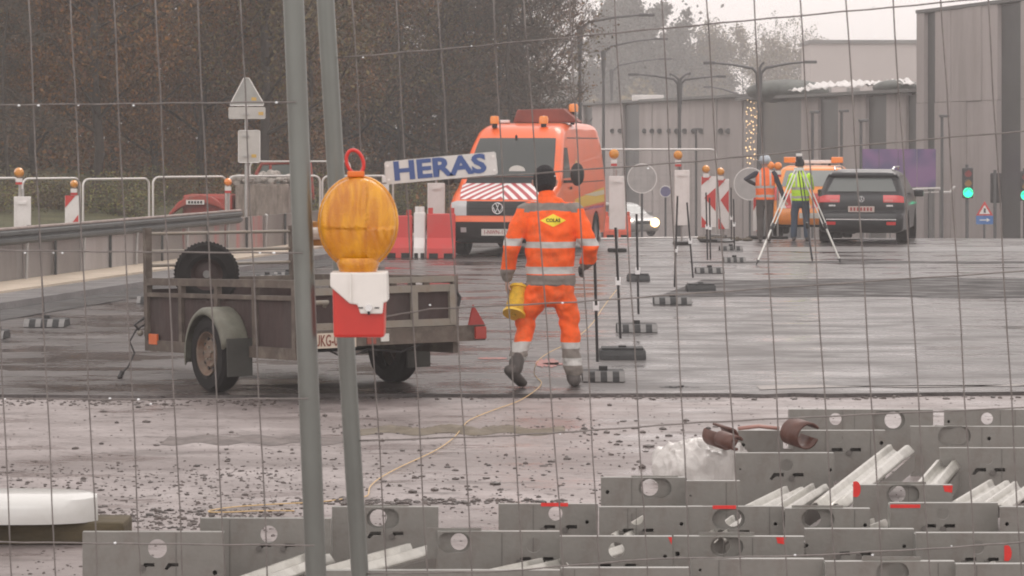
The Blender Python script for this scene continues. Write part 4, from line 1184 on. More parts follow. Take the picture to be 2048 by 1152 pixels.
def worker():
    s = thing('person', 'person in orange work suit and black knit hat walking away with a yellow cord reel', 'person')
    bpy.data.objects.remove(s)
    # coordinates: x right, y away from camera, z up ; origin under the pelvis
    S_l, S_r = V3((-.20, 0.0, 1.425)), V3((.20, .0, 1.425))
    E_l, E_r = V3((-.325, -.03, 1.13)), V3((.325, -.05, 1.14))
    W_l, W_r = V3((-.355, .04, .87)), V3((.275, .14, .965))
    body = MB()
    head(body, (-.045, .07, 1.665), (0.05, 1, -.1))
    limb(body, [(-.03, .03, 1.44), (-.042, .055, 1.60)], [.058, .054])
    limb(body, [(0, 0, 1.42), (0, .0, 1.2), (0, 0, .95), (0, 0, .86)], [(.16, .09), (.15, .09), (.14, .09), (.13, .1)], side=V3((0, -1, 0)))
    limb(body, [S_l, E_l, W_l], [.045, .038, .026]); limb(body, [S_r, E_r, W_r], [.045, .038, .026])
    hand(body, W_l, (-.02, .10, -1), (0, 1, 0), 1.0, .75); hand(body, W_r, (-.35, .8, -.35), (0, .2, 1), 1.0, .7)
    hipL, hipR = V3((-.10, 0, .86)), V3((.10, 0, .86)); kL, kR = V3((-.205, .05, .46)), V3((.155, .03, .47)); aL, aR = V3((-.275, -.19, .185)), V3((.185, -.02, .10))
    limb(body, [hipL, kL, aL], [.075, .05, .035]); limb(body, [hipR, kR, aR], [.075, .05, .035])
    b = remeshed(body, 'person', [skin, glove], .0075, None, 2, lambda c: 1 if (c.z < 1.05 and c.z > .70 and abs(c.x) > .18 and c.x > 0) else 0)
    tag(b, 'person in orange work suit and black knit hat walking away with a yellow cord reel', 'person')
    # jacket
    j = MB()
    limb(j, [(0, 0, 1.475), (0, -.005, 1.40), (0, -.02, 1.28), (0, -.015, 1.12), (0, 0, .97), (0, .005, .86), (0, .0, .815)],
         [(.13, .085), (.205, .115), (.205, .135), (.205, .135), (.20, .14), (.205, .145), (.20, .145)], 24, side=V3((0, -1, 0)), flat=1)
    limb(j, [(-.025, .03, 1.45), (-.035, .045, 1.56)], [.095, .074])
    limb(j, [(-.16, 0, 1.44), S_l, (-.27, -.03, 1.28), E_l, (-.345, .0, 1.0), (-.352, .035, .90)], [.075, .085, .078, .070, .062, .052], 16)
    limb(j, [(.16, 0, 1.44), S_r, (.265, -.04, 1.28), E_r, (.315, .05, 1.05), (.285, .12, .985)], [.075, .085, .078, .070, .062, .052], 16)
    rr = random.Random(4)
    def jc(c):
        ax = abs(c.x)
        if ax > .215 or (ax > .19 and c.z < 1.3 and False):       # sleeves
            if 1.155 < c.z + .0 < 1.215: return 1
            if c.x < 0 and c.z < .955 or (c.x > 0 and c.z < 1.0): return 2
            if c.z > 1.455: return 2
            return 0
        if c.z > 1.445 + ax * -.10 and c.z < 1.50: return 2
        if 1.135 < c.z < 1.185: return 1
        if .925 < c.z < .985: return 1
        if c.z < .915: return 2
        return 0
    jk = remeshed(j, 'jacket', [hv_or, hv_band, hv_grey], .0085, b, 3, jc)
    # cloth folds pushed into the mesh
    from mathutils import noise as mn
    for v, no in zip(jk.data.vertices, [x.vector.copy() for x in jk.data.vertex_normals]):
        n = mn.noise(V3((v.co.x * 9, v.co.y * 9, v.co.z * 13))) * .015 + mn.noise(v.co * 24) * .005
        v.co += no * n
    logo(b, jk, 0.02, 1.36, .21, .105)
    # trousers
    t = MB()
    limb(t, [(0, 0, .93), (0, 0, .84), (0, .0, .76)], [(.175, .125), (.19, .135), (.17, .13)], 20, side=V3((0, -1, 0)))
    limb(t, [(-.09, 0, .82), (-.125, .02, .70), kL + V3((0, 0, .1)), kL, kL.lerp(aL, .5), aL + V3((0, .02, .06))], [.100, .103, .084, .076, .073, .070], 16)
    limb(t, [(.09, 0, .82), (.105, .01, .70), kR + V3((0, 0, .1)), kR, kR.lerp(aR, .5), aR + V3((0, 0, .03))], [.100, .105, .086, .079, .077, .075], 16)
    def tc(c):
        if c.x < 0:
            if c.z > .37: return 0
            if c.z > .30: return 1
            if c.z > .255: return 2
            return 1 if c.z > .20 else 2
        if c.z > .36: return 0
        if c.z > .31: return 1
        if c.z > .235: return 2
        return 1 if c.z > .175 else 2
    tr = remeshed(t, 'trousers', [hv_or, hv_band, hv_grey], .0085, b, 3, tc)
    for v, no in zip(tr.data.vertices, [x.vector.copy() for x in tr.data.vertex_normals]):
        n = mn.noise(V3((v.co.x * 10, v.co.y * 10, v.co.z * 15 + 5))) * .016 + mn.noise(v.co * 26) * .005
        v.co += no * n
    for nm, a, toe, heel in (('boot', aL, V3((-.235, -.10, .035)), V3((-.335, -.285, .155))), ('boot', aR, V3((.215, .14, .045)), V3((.19, -.055, .05)))):
        m = MB()
        if a is aL:
            limb(m, [a + V3((0, 0, .05)), a + V3((-.01, -.03, -.02))], [.062, .060]); limb(m, [heel, (heel + toe) / 2, toe], [(.050, .045), (.052, .045), (.052, .036)])
        else:
            limb(m, [a + V3((0, 0, .09)), a + V3((0, 0, 0)), V3((.19, -.03, .06))], [.062, .060, .058]); limb(m, [heel, (heel + toe) / 2, toe], [(.045, .05), (.048, .05), (.040, .052)])
        remeshed(m, nm, boot_m, .008, b, 2)
    h = MB(); h.ball((-.047, .060, 1.69), (.096, .110, .125), 20, 14); h.tube([(-.047 + .070 * math.cos(a), .062 + .098 * math.sin(a), 1.655) for a in [k * math.pi / 10 for k in range(20)]], .020, 8, closed=True)
    hat = remeshed(h, 'knit_hat', wool, .007, b, 2)
    b.location = (XofP(1101, 22.1), 22.1, .03)
    # the reel in the left hand : a thing of its own
    rl = thing('cord_reel', 'yellow plastic cord reel held in the left hand of the walking worker', 'reel', b.location + V3((-.275, .02, .69)))
    yr = mat('reel_yellow', (.80, .50, .03), .4, coat=.2, var=(6, .12)); cd = mat('cord_yellow', (.85, .52, .05), .7, var=(40, .3))
    ax = Matrix.Rotation(math.radians(14), 4, 'Y') @ Matrix.Rotation(math.radians(-32), 4, 'X')
    for nm, prof, m_ in (('drum', [(.070, -.11), (.070, .11)], cd), ('flange', [(.020, -.125), (.094, -.125), (.094, -.105), (.02, -.105)], yr), ('flange', [(.02, .105), (.094, .105), (.094, .125), (.02, .125)], yr)):
        mb = MB(); mb.lathe(prof, seg=24, closed=nm == 'flange'); mb.v = [tuple(ax @ V3(v)) for v in mb.v]
        mb.build(nm, m_, rl, smooth=.7)
    mb = MB()
    for k in range(14): mb.tube([((.074) * math.cos(a), .074 * math.sin(a), -.1 + k * .0152) for a in [q * math.pi / 8 for q in range(16)]], .006, 5, closed=True)
    mb.v = [tuple(ax @ V3(v)) for v in mb.v]; mb.build('wound_cord', cd, rl, smooth=1)
    mb = MB(); mb.tube([ax @ V3((0, 0, .10)), ax @ V3((0, 0, .18))], .012, 8); mb.build('handle', yr, rl)
    return b
worker()

def surveyor(label, px, Y, vest_cols, leg_m, sleeve_m, pose, hat=None, H_=1.78, facing=(0, 1, 0), z=.03, yaw=0):
    k = H_ / 1.80
    body = MB(); vest = MB(); tro = MB(); sle = MB()
    if pose == 'akimbo':       # left hand raised to the chest / hip, right hand hanging by the side
        El, Wl, Er, Wr = V3((-.41, -.03, 1.31)), V3((-.20, .16, 1.20)), V3((.31, -.02, 1.15)), V3((.40, -.02, .90))
    else:                      # both hands raised in front at the instrument
        El, Wl, Er, Wr = V3((-.27, .08, 1.15)), V3((-.12, .30, 1.28)), V3((.27, .08, 1.15)), V3((.10, .30, 1.30))
    Sl, Sr = V3((-.19, 0, 1.42)), V3((.19, 0, 1.42))
    head(body, (0, .05, 1.67), facing); limb(body, [(0, .02, 1.44), (0, .04, 1.6)], [.058, .052])
    limb(body, [(0, 0, 1.42), (0, 0, 1.2), (0, 0, .88)], [(.15, .09), (.14, .09), (.13, .1)], side=V3((0, -1, 0)))
    for S_, E_, W_ in ((Sl, El, Wl), (Sr, Er, Wr)):
        limb(body, [S_, E_, W_], [.045, .038, .027]); hand(body, W_, (W_ - E_), (0, .3, 1), 1.0, .6)
        limb(sle, [S_, S_.lerp(E_, .5), E_, E_.lerp(W_, .5), W_], [.066, .058, .050, .045, .038])
    hL, hR, kL, kR, aL, aR = V3((-.09, 0, .86)), V3((.09, 0, .86)), V3((-.13, .03, .48)), V3((.13, .04, .48)), V3((-.15, 0, .10)), V3((.14, -.02, .10))
    if pose == 'akimbo': aL = V3((-.10, -.03, .10)); aR = V3((-.02 + .10, .05, .10)); kL = V3((-.10, .02, .48)); kR = V3((.10, .04, .48))
    limb(body, [hL, kL, aL], [.07, .05, .035]); limb(body, [hR, kR, aR], [.07, .05, .035])
    b = remeshed(body, 'person', skin, .009, None, 2)
    tag(b, label, 'person')
    limb(vest, [(0, 0, 1.47), (0, 0, 1.38), (0, -.01, 1.2), (0, 0, 1.0), (0, 0, .88)], [(.12, .09), (.20, .115), (.205, .135), (.195, .13), (.20, .135)], 24, side=V3((0, -1, 0)), flat=1)
    def vc(c):
        if 1.12 < c.z < 1.17 or .93 < c.z < .98: return 1
        if c.z > 1.17 and .085 < abs(c.x) < .125: return 1
        return 0
    remeshed(vest, 'vest', vest_cols, .010, b, 3, vc)
    remeshed(sle, 'jacket', sleeve_m, .010, b, 3)
    limb(tro, [(0, 0, .92), (0, 0, .84)], [(.16, .12), (.17, .125)], 18, side=V3((0, -1, 0)))
    for h_, k_, a_ in ((hL, kL, aL), (hR, kR, aR)): limb(tro, [h_, k_ + V3((0, 0, .12)), k_, k_.lerp(a_, .6), a_], [.10, .085, .075, .072, .070])
    remeshed(tro, 'trousers', leg_m, .010, b, 3)
    for a_ in (aL, aR):
        m = MB(); limb(m, [a_ + V3((0, 0, .06)), a_ + V3((0, 0, -.03))], [.055, .052]); limb(m, [a_ + V3((0, -.05, -.055)), a_ + V3((.01, .15, -.06))], [(.045, .042), (.036, .045)]); remeshed(m, 'boot', boot_m, .010, b, 2)
    hm = MB()
    if hat == 'helmet':
        hm.ball((0, .05, 1.72), (.122, .142, .115), 20, 12); hm.lathe([(.11, 1.70), (.150, 1.695), (.150, 1.705), (.11, 1.71)], (0, .06, 0), seg=24, closed=True)
        hm.build('hard_hat', mat('helmet_grey', (.42, .47, .52), .35, coat=.4), b, smooth=.8)
    else:
        hm.ball((0, .035, 1.71), (.090, .104, .100), 18, 12); hm.build('hair', wool, b, smooth=2)
    b.scale = (k,) * 3; b.location = (XofP(px, Y), Y, z); b.rotation_euler = (0, 0, yaw)
    return b
hv_y = mat('hivis_yellow', (.58, .92, .04), .6, bump=(9, .8), emit=None); hv_o2 = mat('hivis_orange_vest', (.95, .17, .03), .6, bump=(9, .8))
surveyor('person in orange safety vest and grey hard hat standing left of the tripod', 1530, 55.4, [hv_o2, hv_band], mat('grey_trousers', (.085, .075, .07), .9, var=(5, .3), bump=(9, .6)), mat('navy_sleeve', (.03, .032, .045), .9), 'akimbo', 'helmet', 1.76)
surveyor('person in lime yellow safety jacket and blue jeans bending to the survey tripod', 1601, 55.8, [hv_y, hv_band], mat('blue_jeans', (.055, .085, .13), .9, var=(5, .3), bump=(9, .6)), [hv_y], 'inst', None, 1.70)

# ---- survey tripod
t = thing('survey_tripod', 'aluminium survey tripod with instrument standing on the road in front of the surveyors', 'tripod')
ap = V3((XofP(1598, 45.2), 45.2, 1.60)); t.location = (ap.x, ap.y, .03)
alu = mat('aluminium', (.72, .72, .68), .35, .3); dk = M['black_plastic']
for gx, gy, k in ((1512, 534, 0), (1625, 527, 1), (1682, 530, 2)):
    g = G(gx, gy) - V3((ap.x, ap.y, 0)); top = V3((g.x * .06, g.y * .06, 1.56)); g.z = 0; mid = top.lerp(g, .60)
    leg = MB().tube([mid, top.lerp(g, .97)], .017, 8).build('leg', alu if k != 1 else mat('leg_dark', (.10, .10, .11), .5), t)
    side_ = V3((-(g - top).normalized().z, 0, (g - top).normalized().x)).normalized() * .026
    for s in (-1, 1): MB().tube([top + side_ * s, mid + side_ * s], .011, 6).build('rail', alu if k != 1 else M['lamp_grey'], leg)
    MB().tube([top.lerp(g, .57), top.lerp(g, .63)], .034, 8).build('clamp', dk, leg)
    MB().tube([top.lerp(g, .95), g], [.024, .006], 8).build('spike', dk, leg)
MB().tube([(0, 0, 1.55), (0, 0, 1.60)], .085, 16).build('head_plate', alu, t)
i_ = MB(); i_.box((0, 0, 1.66), (.12, .12, .08)); i_.box((0, 0, 1.74), (.09, .14, .10)); i_.cyl((0, -.10, 1.75), (0, .10, 1.75), .03, seg=10); i_.build('instrument', dk, t, bevel=.01)
MB().box((.0, 0, 1.81), (.10, .08, .05)).build('instrument_top', M['white_pl'], t, bevel=.01)
# ---------------------------------------------------------------- panel wall and guard rail on the left
M['galv'] = mat('galvanised', (.42, .41, .40), .42, .55, var=(3, .2), grime=(5, (.25, .23, .21), .5))
M['galv_dark'] = mat('galv_dark', (.075, .08, .08), .6, .1, var=(3, .25))
M['panel_grey'] = mat('grey_board', (.27, .245, .235), .38, var=(1.3, .25), stretch=(1, 1, .25), grime=(1.5, (.15, .13, .12), .6))
def wallpt(Y, k=0): return V3((offs(Y, k), Y, .13))
t = thing('panel_wall', 'low wall of grey boards held by steel clips along the left pavement', 'wall', wallpt(44))
o0 = t.location.copy(); dirw = (wallpt(50) - wallpt(40)).normalized(); ang = math.atan2(dirw.y, dirw.x)
Ys = [30.0]
while Ys[-1] < 55: Ys.append(Ys[-1] + R.uniform(2.1, 2.6))
BM = [M['panel_grey'], mat('dark_grey_board', (.20, .185, .175), .35, var=(1.3, .25), stretch=(1, 1, .25), grime=(1.5, (.12, .10, .09), .6)), mat('light_grey_board', (.33, .31, .30), .35, var=(1.3, .2), stretch=(1, 1, .25), grime=(1.5, (.2, .18, .16), .6))]
RB = mat('painted_reflection_board', (.26, .235, .225), .35, stretch=(1.6, 1.6, .2), grime=(1.6, (.45, .07, .06), .8))  # red of the digger mirrored in these boards, painted into their colour
for a, b in zip(Ys, Ys[1:]):
    p, q = wallpt(a), wallpt(b); L = (q - p).length; mid = (p + q) / 2 - o0
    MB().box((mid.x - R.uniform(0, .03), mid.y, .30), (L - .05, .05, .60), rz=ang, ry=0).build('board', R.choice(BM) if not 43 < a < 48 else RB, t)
    c = p - o0
    MB().tube([(c.x + .05, c.y, .62), (c.x + .09, c.y, .60), (c.x + .075, c.y, .45), (c.x + .06, c.y, .0)], .022, 8).build('clip', M['galv'], t)
    for f in (.52,):
        c2 = p.lerp(q, f) - o0; MB().box((c2.x + .045, c2.y, .30), (.03, .035, .60), rz=ang).build('rib', M['galv_dark'], t)
t = thing('guard_rail', 'long grey steel guard rail running above the board wall at the left', 'guard rail', wallpt(44))
rows = []
profz = [(.0, .86), (.03, .85), (.07, .82), (.07, .78), (.03, .755), (.03, .745), (.07, .72), (.07, .68), (.03, .65), (.0, .64)]
Yr = [28 + i * 2 for i in range(10)] + [47.3]
for Y in Yr: rows.append([wallpt(Y, .07) - o0 + V3((a, 0, z - .13)) for a, z in profz])
ob = MB().grid(rows).build('rail', M['galv_dark'], t); ob.modifiers.new('s', 'SOLIDIFY').thickness = .006
MB().tube([wallpt(Y, .10) - o0 + V3((0, 0, .735)) for Y in Yr], .022, 8).build('top_rail', mat('rail_top', (.30, .24, .22), .5, .2, var=(4, .3)), t)
for Y in (30, 34, 38, 42, 46.8):
    c = wallpt(Y, -.08) - o0; MB().box((c.x, c.y, .36), (.06, .12, .78)).build('post', M['galv_dark'], t)

# ---------------------------------------------------------------- tube fences
M['tube'] = mat('galv_tube', (.60, .58, .56), .35, .45)
def tube_fence(px0, Y0, px1, Y1, ztop, zbot, label, z0=0, dens=.14):
    a = V3((XofP(px0, Y0), Y0, z0)); b = V3((XofP(px1, Y1), Y1, z0)); L = (b - a).length
    t = thing('tube_fence', label, 'fence', a, math.atan2(b.y - a.y, b.x - a.x), 'round cornered tube fences')
    r = .12
    pts = [(0, 0, zbot), (0, 0, ztop - r)] + [(r - r * math.cos(k * math.pi / 8), 0, ztop - r + r * math.sin(k * math.pi / 8)) for k in range(1, 5)] + \
          [(L - r + r * math.sin(k * math.pi / 8), 0, ztop - r + r * math.cos(k * math.pi / 8)) for k in range(0, 5)] + [(L, 0, zbot)]
    MB().tube(pts, .021, 8).build('frame', M['tube'], t, smooth=1)
    MB().tube([(0, 0, zbot + .03), (L, 0, zbot + .03)], .017, 8).build('bottom_tube', M['tube'], t)
    mb = MB(); n = int(L / dens)
    for i in range(1, n): mb.tube([(L * i / n, 0, zbot), (L * i / n, 0, ztop)], .0012, 3, cap=False)
    for i in range(1, 7): mb.tube([(0, 0, zbot + (ztop - zbot) * i / 7), (L, 0, zbot + (ztop - zbot) * i / 7)], .0012, 3, cap=False)
    tag(mb.build('mesh', M['galv_dark'], t, fix=False), kind='stuff')
    for x in (0, L): MB().box((x, 0, .07), (.24, .6, .14)).build('foot', M['roof_grey'], t, bevel=.02)
    return t
def zt_(py, Y): return H + (HOR - py) / F * Y
tube_fence(-120, 44.5, 39, 45.5, zt_(357, 45), .1, 'tube fence panel cut by the left picture edge')
tube_fence(45, 46, 159, 47, zt_(357, 46.5), .1, 'narrow tube fence panel between the two leftmost amber lamps')
tube_fence(166, 48, 298, 49.2, zt_(358, 48.5), .1, 'tube fence panel in front of the green brambles')
tube_fence(306, 50, 452, 51.2, zt_(354, 50.5), .1, 'tube fence panel in front of the red digger')
tube_fence(458, 52, 640, 52.6, zt_(352, 52.3), .1, 'tube fence panel crossing below the triangular sign post')
tube_fence(500, 58, 700, 58.4, zt_(323, 58), .1, 'farther tube fence panel before the red framed cab')
tube_fence(645, 53, 786, 53.4, zt_(352, 53.2), .1, 'tube fence panel passing behind the amber warning lamp')
tube_fence(1180, 55.5, 1432, 56.5, zt_(299, 56), .05, 'tube fence panel to the right of the van')

# ---------------------------------------------------------------- traffic boards with lamps
def amber_lamp(px, py, Y, rpx, parent, m_=None):
    s = Y / F; zc = H + (HOR - py) / F * Y - parent.location.z; x = XofP(px, Y) - parent.location.x; r = rpx * s
    l = MB(); l.lathe([(.001, -.07), (r * .6, -.06), (r, -.012), (r, .012), (r * .6, .06), (.001, .07)], (x, 0, zc), 'Y', 20)
    l.build('amber_lens', m_ or M['amber'], parent, smooth=.6)
    MB().box((x, 0, zc - r - 5.5 * s), (12 * s, .08, 8 * s)).build('lamp_cover', M['white_pl'], parent)
    MB().box((x, 0, zc - r - 11.5 * s), (12 * s, .08, 5 * s)).build('battery_box', M['red_pl'], parent)
M['amber_y'] = mat('amber_yellow', (.62, .24, .01), .25, coat=.5)
def board(px0, px1, pyt, pyb, Y, lamp, label, style='back', tilt=0, foot=True):
    x = XofP((px0 + px1) / 2, Y); s = Y / F; w = (px1 - px0) * s
    t = thing('traffic_board', label, 'traffic board', (x, Y, gz(Y) + (.03 if Y > 22 and x > -6 else 0)))
    z0 = H + (HOR - pyb) / F * Y - t.location.z; z1 = H + (HOR - pyt) / F * Y - t.location.z
    b = MB().box((0, 0, (z0 + z1) / 2), (w, .035, z1 - z0)).build('board', M['white_pl'], t, bevel=.01)
    if tilt: b.rotation_euler = (0, 0, 0)
    if style == 'back':
        for q in (-1, 1): MB().box((q * (w / 2 - .02), -.022, (z0 + z1) / 2), (.03, .02, z1 - z0 - .04)).build('edge_rib', M['white_pl'], t)
        MB().box((0, -.03, z1 - .10), (w * .5, .03, .04)).build('holder', M['white_pl'], t)
    else:
        hh = z1 - z0
        if style == 'slash':
            tri = [[(-w / 2, z1), (-w / 2, z1 - .40 * hh), (w * .28, z1)], [(w / 2, z0), (w / 2, z0 + .38 * hh), (-w * .15, z0)]]
        else:
            sgn = 1 if style == 'arrow_r' else -1
            tri = []
            tri = [[(w / 2, z1 - .22 * hh), (w / 2, z1 - .68 * hh), (-.30 * w, z1 - .42 * hh)], [(-w / 2, z1), (-w / 2, z1 - .17 * hh), (.2 * w, z1)], [(-w / 2, z0), (-w / 2, z0 + .22 * hh), (.15 * w, z0)]]
            for k in range(0):
                zc = z1 - hh * (.12 + .33 * k)
                tri.append([(-sgn * w / 2 * .9, zc + .15 * hh if k else z1), (sgn * w / 2 * .75, zc), (-sgn * w / 2 * .9, max(zc - .15 * hh, z0)), ])
                tri[-1] = [(a, min(max(b_, z0), z1)) for a, b_ in tri[-1]]
        for g in tri: MB().prism([(a * .94, c) for a, c in g], -.026, -.019).build('red_field', M['red_pl'], t)
    MB().cyl((0, .03, 0), (0, .03, z1 + .12), .022, seg=8).build('stem', M['galv'], t)
    if foot:
        MB().box((0, .05, .03), (.34, .5, .06)).build('base', M['tyre'], t, bevel=.02)
    if lamp:
        amber_lamp(lamp[0], lamp[1], Y, lamp[2], t, M['amber_y'])
        zl = H + (HOR - lamp[1]) / F * Y - t.location.z
        MB().cyl((XofP(lamp[0], Y) - x, .02, z1), (XofP(lamp[0], Y) - x, .02, zl - .1), .012, seg=6).build('lamp_stem', M['galv'], t)
    return t
board(28, 62, 393, 458, 42.5, (38, 345, 10), 'white board back with amber lamp, leftmost behind the guard rail')
board(130, 158, 391, 452, 45, (148, 368, 8), 'red and white striped board with amber lamp behind the guard rail', 'slash')
board(1218, 1251, 352, 459, 50, (1228, 308, 10), 'white board back with amber lamp just right of the van')
board(1349, 1379, 340, 451, 53.5, (1356, 310, 9), 'white board back with amber lamp between the two round signs')
board(1402, 1432, 353, 455, 55, (1412, 338, 8), 'red and white arrow board left of the twin pair', 'arrow_r')
board(1436, 1458, 358, 458, 56, (1441, 343, 8), 'red and white arrow board right of the twin pair', 'arrow_l')
board(1506, 1524, 395, 462, 57, None, 'partly hidden red and white board behind the surveyor in orange', 'slash')
board(855, 890, 366, 448, 50, None, 'white board back standing under the blue lettered sign')
board(764, 778, 352, 400, 52, None, 'white board back half hidden by the amber warning lamp')
for px, py, Y, l in ((456, 364, 51, 'small amber lamp with white base on the tube fence before the digger'), (491, 358, 54, 'orange lamp at the foot of the triangular sign post'),
                     (1556, 332, 57, 'amber lamp beside the helmet of the surveyor'), (1541, 331, 57.2, 'amber lamp left of the helmet of the surveyor')):
    t = thing('warning_lamp', l, 'warning lamp', (XofP(px, Y), Y, gz(Y)))
    zl = H + (HOR - py) / F * Y - t.location.z
    amber_lamp(px, py, Y, 8, t); MB().cyl((0, .06, 0), (0, .06, zl), .02, seg=8).build('pole', M['galv'], t)
    MB().box((0, .06, .04), (.4, .4, .08)).build('base', M['tyre'], t)
# triangular sign from behind
Y_ = 49.5; s_ = Y_ / F
t = thing('sign_post', 'triangular road sign seen from behind with two plates below it', 'road sign', (XofP(492, Y_), Y_, 0))
zz = lambda py: H + (HOR - py) * s_
xx = lambda px: (px - 492) * s_
tb = mat('sign_back_grey', (.33, .33, .31), .45, .4, var=(4, .12)); pl = mat('plate_back', (.46, .44, .41), .5, .2, var=(4, .1)); lab_ = mat('yellow_label', (.55, .35, .08), .6)
MB().cyl((0, .03, 0), (0, .03, zz(158)), .030, seg=12).build('pole', M['galv'], t, smooth=.8)
tri = [(xx(461), zz(207)), (xx(460), zz(211)), (xx(527), zz(211)), (xx(527), zz(206)), (xx(498), zz(156)), (xx(488), zz(156))]
MB().prism(tri, -.012, .0).build('triangle', tb, t)
MB().tube([(a, -.014, b) for a, b in tri], .010, 6, closed=True).build('rim', M['white_metal'], t)
MB().prism(rrect(xx(457), xx(531), zz(238), zz(214), .03), -.012, 0).build('plate', pl, t)
MB().prism(rrect(xx(477), xx(520), zz(325), zz(261), .03), -.012, 0).build('plate', pl, t)
MB().tube([(a, -.014, b) for a, b in rrect(xx(477), xx(520), zz(325), zz(261), .03)], .007, 5, closed=True).build('rim', M['white_metal'], t)
for px, py in ((508, 198), (522, 227), (508, 312)): MB().box((xx(px), -.016, zz(py)), (.09, .006, .06)).build('label', lab_, t)
for py in (228, 272, 312): MB().box((0, .0, zz(py)), (.12, .09, .03)).build('clamp', M['galv'], t)
# rubble and rough concrete block
t = thing('concrete_block', 'rough weathered concrete block on the verge right of the red digger', 'concrete block', (XofP(524, 53.5), 53.5, 0))
rows = MB(); rows.box((0, .4, .62), (1.05, .9, 1.24)); ob = rows.build('block', mat('rough_concrete', (.26, .22, .19), .9, var=(5, .35), bump=(6, 1), stretch=(2, 2, .6), grime=(3, (.12, .1, .08), .8)), t, bevel=.05)
mb = MB(); r_ = random.Random(3)
for i in range(90):
    x, y = r_.uniform(-.6, .6), r_.uniform(-.1, .9); s = r_.uniform(.04, .11)
    mb.ball((x, y, 1.26 + r_.uniform(0, .22) * (1 - abs(x))), (s, s * r_.uniform(.6, 1), s * r_.uniform(.5, .9)), 6, 4)
tag(mb.build('rubble', mat('pale_rubble', (.36, .33, .30), .9, var=(8, .4)), None), 'pale rubble piled on the rough concrete block', kind='stuff').location = t.location
# ---------------------------------------------------------------- stakes with clips, bases
M['black_stake'] = mat('black_stake', (.018, .016, .017), .5); M['white_clip'] = mat('white_clip', (.82, .80, .80), .35)
M['rubber'] = mat('recycled_rubber', (.022, .023, .024), .7, var=(12, .3), bump=(20, .5)); M['stripe_w'] = mat('reflex_white', (.19, .185, .18), .45, var=(8, .15))
def rubber_base(px0, px1, pyb, style, label, stake=None, rz=0.0):
    p = G((px0 + px1) / 2, pyb); s = p.y / F; w = (px1 - px0) * s
    t = thing('board_base', label, 'base block', (p.x, p.y + .16, RZ if p.y > 21.6 else 0.0), rz, 'rubber base blocks on the road')
    h = .085
    MB().prism([(-.22, 0), (.22, 0), (.20, .04), (.15, h), (-.15, h), (-.20, .04)], -w / 2, w / 2, 'YZ').build('block', M['rubber'], t, bevel=.012)
    if style == 'striped':
        n = 7
        for i in range(0, n, 2):
            x = -w / 2 + w * (i + .5) / n
            mb = MB(); mb.add([(x - w / n * .46, -.2265 + .0, .008), (x + w / n * .46, -.2265, .008), (x + w / n * .46, -.206, .043), (x - w / n * .46, -.206, .043), (x - w / n * .46, -.153, h + .004), (x + w / n * .46, -.153, h + .004)], [(0, 1, 2, 3), (3, 2, 5, 4)])
            mb.build('reflex_stripe', M['stripe_w'], t)
    else:
        MB().box((0, 0, h + .01), (w * .9, .26, .02)).build('top_plate', M['rubber'], t)
    MB().box((0, 0, h + .018), (.07, .07, .035)).build('socket', M['rubber'], t)
    return t
def stake(px0, py0, px1, py1, clip_py, label, thin=.013, gap=None):
    b = G(px1, py1); Y = b.y + .16
    top = P(px0, py0, Y); x1 = XofP(px1, Y)
    t = thing('fence_stake', label, 'stake', (x1, Y, RZ + .08 if Y > 21.8 else .08), 0, 'black stakes with white clips along the worksite')
    tp = top - t.location; tp.y = 0
    MB().tube([(0, 0, .0), tp], thin, 8).build('rod', M['black_stake'], t)
    if clip_py:
        f = (py1 - clip_py) / (py1 - py0); c = tp * f
        k = MB(); k.box((c.x, -.012, c.z), (.05, .05, .045)); k.box((c.x - .019, -.02, c.z + .03), (.014, .04, .05)); k.box((c.x + .019, -.02, c.z + .03), (.014, .04, .05))
        k.build('clip', M['white_clip'], t, bevel=.004)
    return t
rubber_base(1165, 1250, 771, 'striped', 'striped rubber base nearest the walking worker'); stake(1188, 470, 1195, 752, 632, 'black stake partly hidden behind the walking worker, in the nearest base')
rubber_base(1200, 1292, 726, 'plain', 'plain dark rubber base, second from the worker'); stake(1231, 455, 1241, 702, 578, 'black stake reaching up to the first white board')
rubber_base(1234, 1315, 671, 'striped', 'striped rubber base, third from the worker'); stake(1273, 428, 1277, 650, 557, 'black stake in the third base, right of the first white board')
rubber_base(1308, 1384, 614, 'striped', 'striped rubber base before the second white board'); stake(1355, 392, 1349, 592, 512, 'black stake leaning left in front of the second white board')
rubber_base(1374, 1432, 588, 'plain', 'flat reddish brown stained base beside the fourth block'); stake(1374, 405, 1386, 572, 493, 'black stake leaning right in front of the second white board')
rubber_base(1392, 1449, 551, 'striped', 'striped rubber base below the twin arrow boards'); stake(1412, 385, 1415, 534, 463, 'left one of two close black stakes before the arrow boards')
stake(1419, 395, 1421, 534, 464, 'right one of two close black stakes before the arrow boards')
rubber_base(1448, 1492, 529, 'striped', 'striped rubber base left of the tripod'); stake(1467, 398, 1469, 512, 457, 'black stake just right of the arrow boards, in front')
rubber_base(1440, 1486, 505, 'striped', 'small striped base behind the one left of the tripod'); stake(1462, 375, 1463, 492, 444, 'farther black stake right of the arrow boards')
rubber_base(48, 130, 660, 'striped', 'striped rubber base on the pavement at the far left'); stake(78, 462, 88, 645, None, 'thin black stake on the left pavement', .008)
rubber_base(-30, 8, 685, 'striped', 'base with green end cut by the left edge')
rubber_base(274, 330, 612, 'striped', 'striped base half hidden behind the trailer front'); rubber_base(505, 560, 566, 'striped', 'striped base seen through the trailer headboard', None)
rubber_base(548, 600, 560, 'striped', 'striped base behind the first fence pole'); rubber_base(660, 720, 575, 'striped', 'striped base seen below the amber warning lamp')
MB_ = rubber_base(1255, 1300, 567, 'plain', 'small dark base behind the third stake')
for x0, x1, Y, z in ((1195, 1345, 39.5, .03),):
    pass
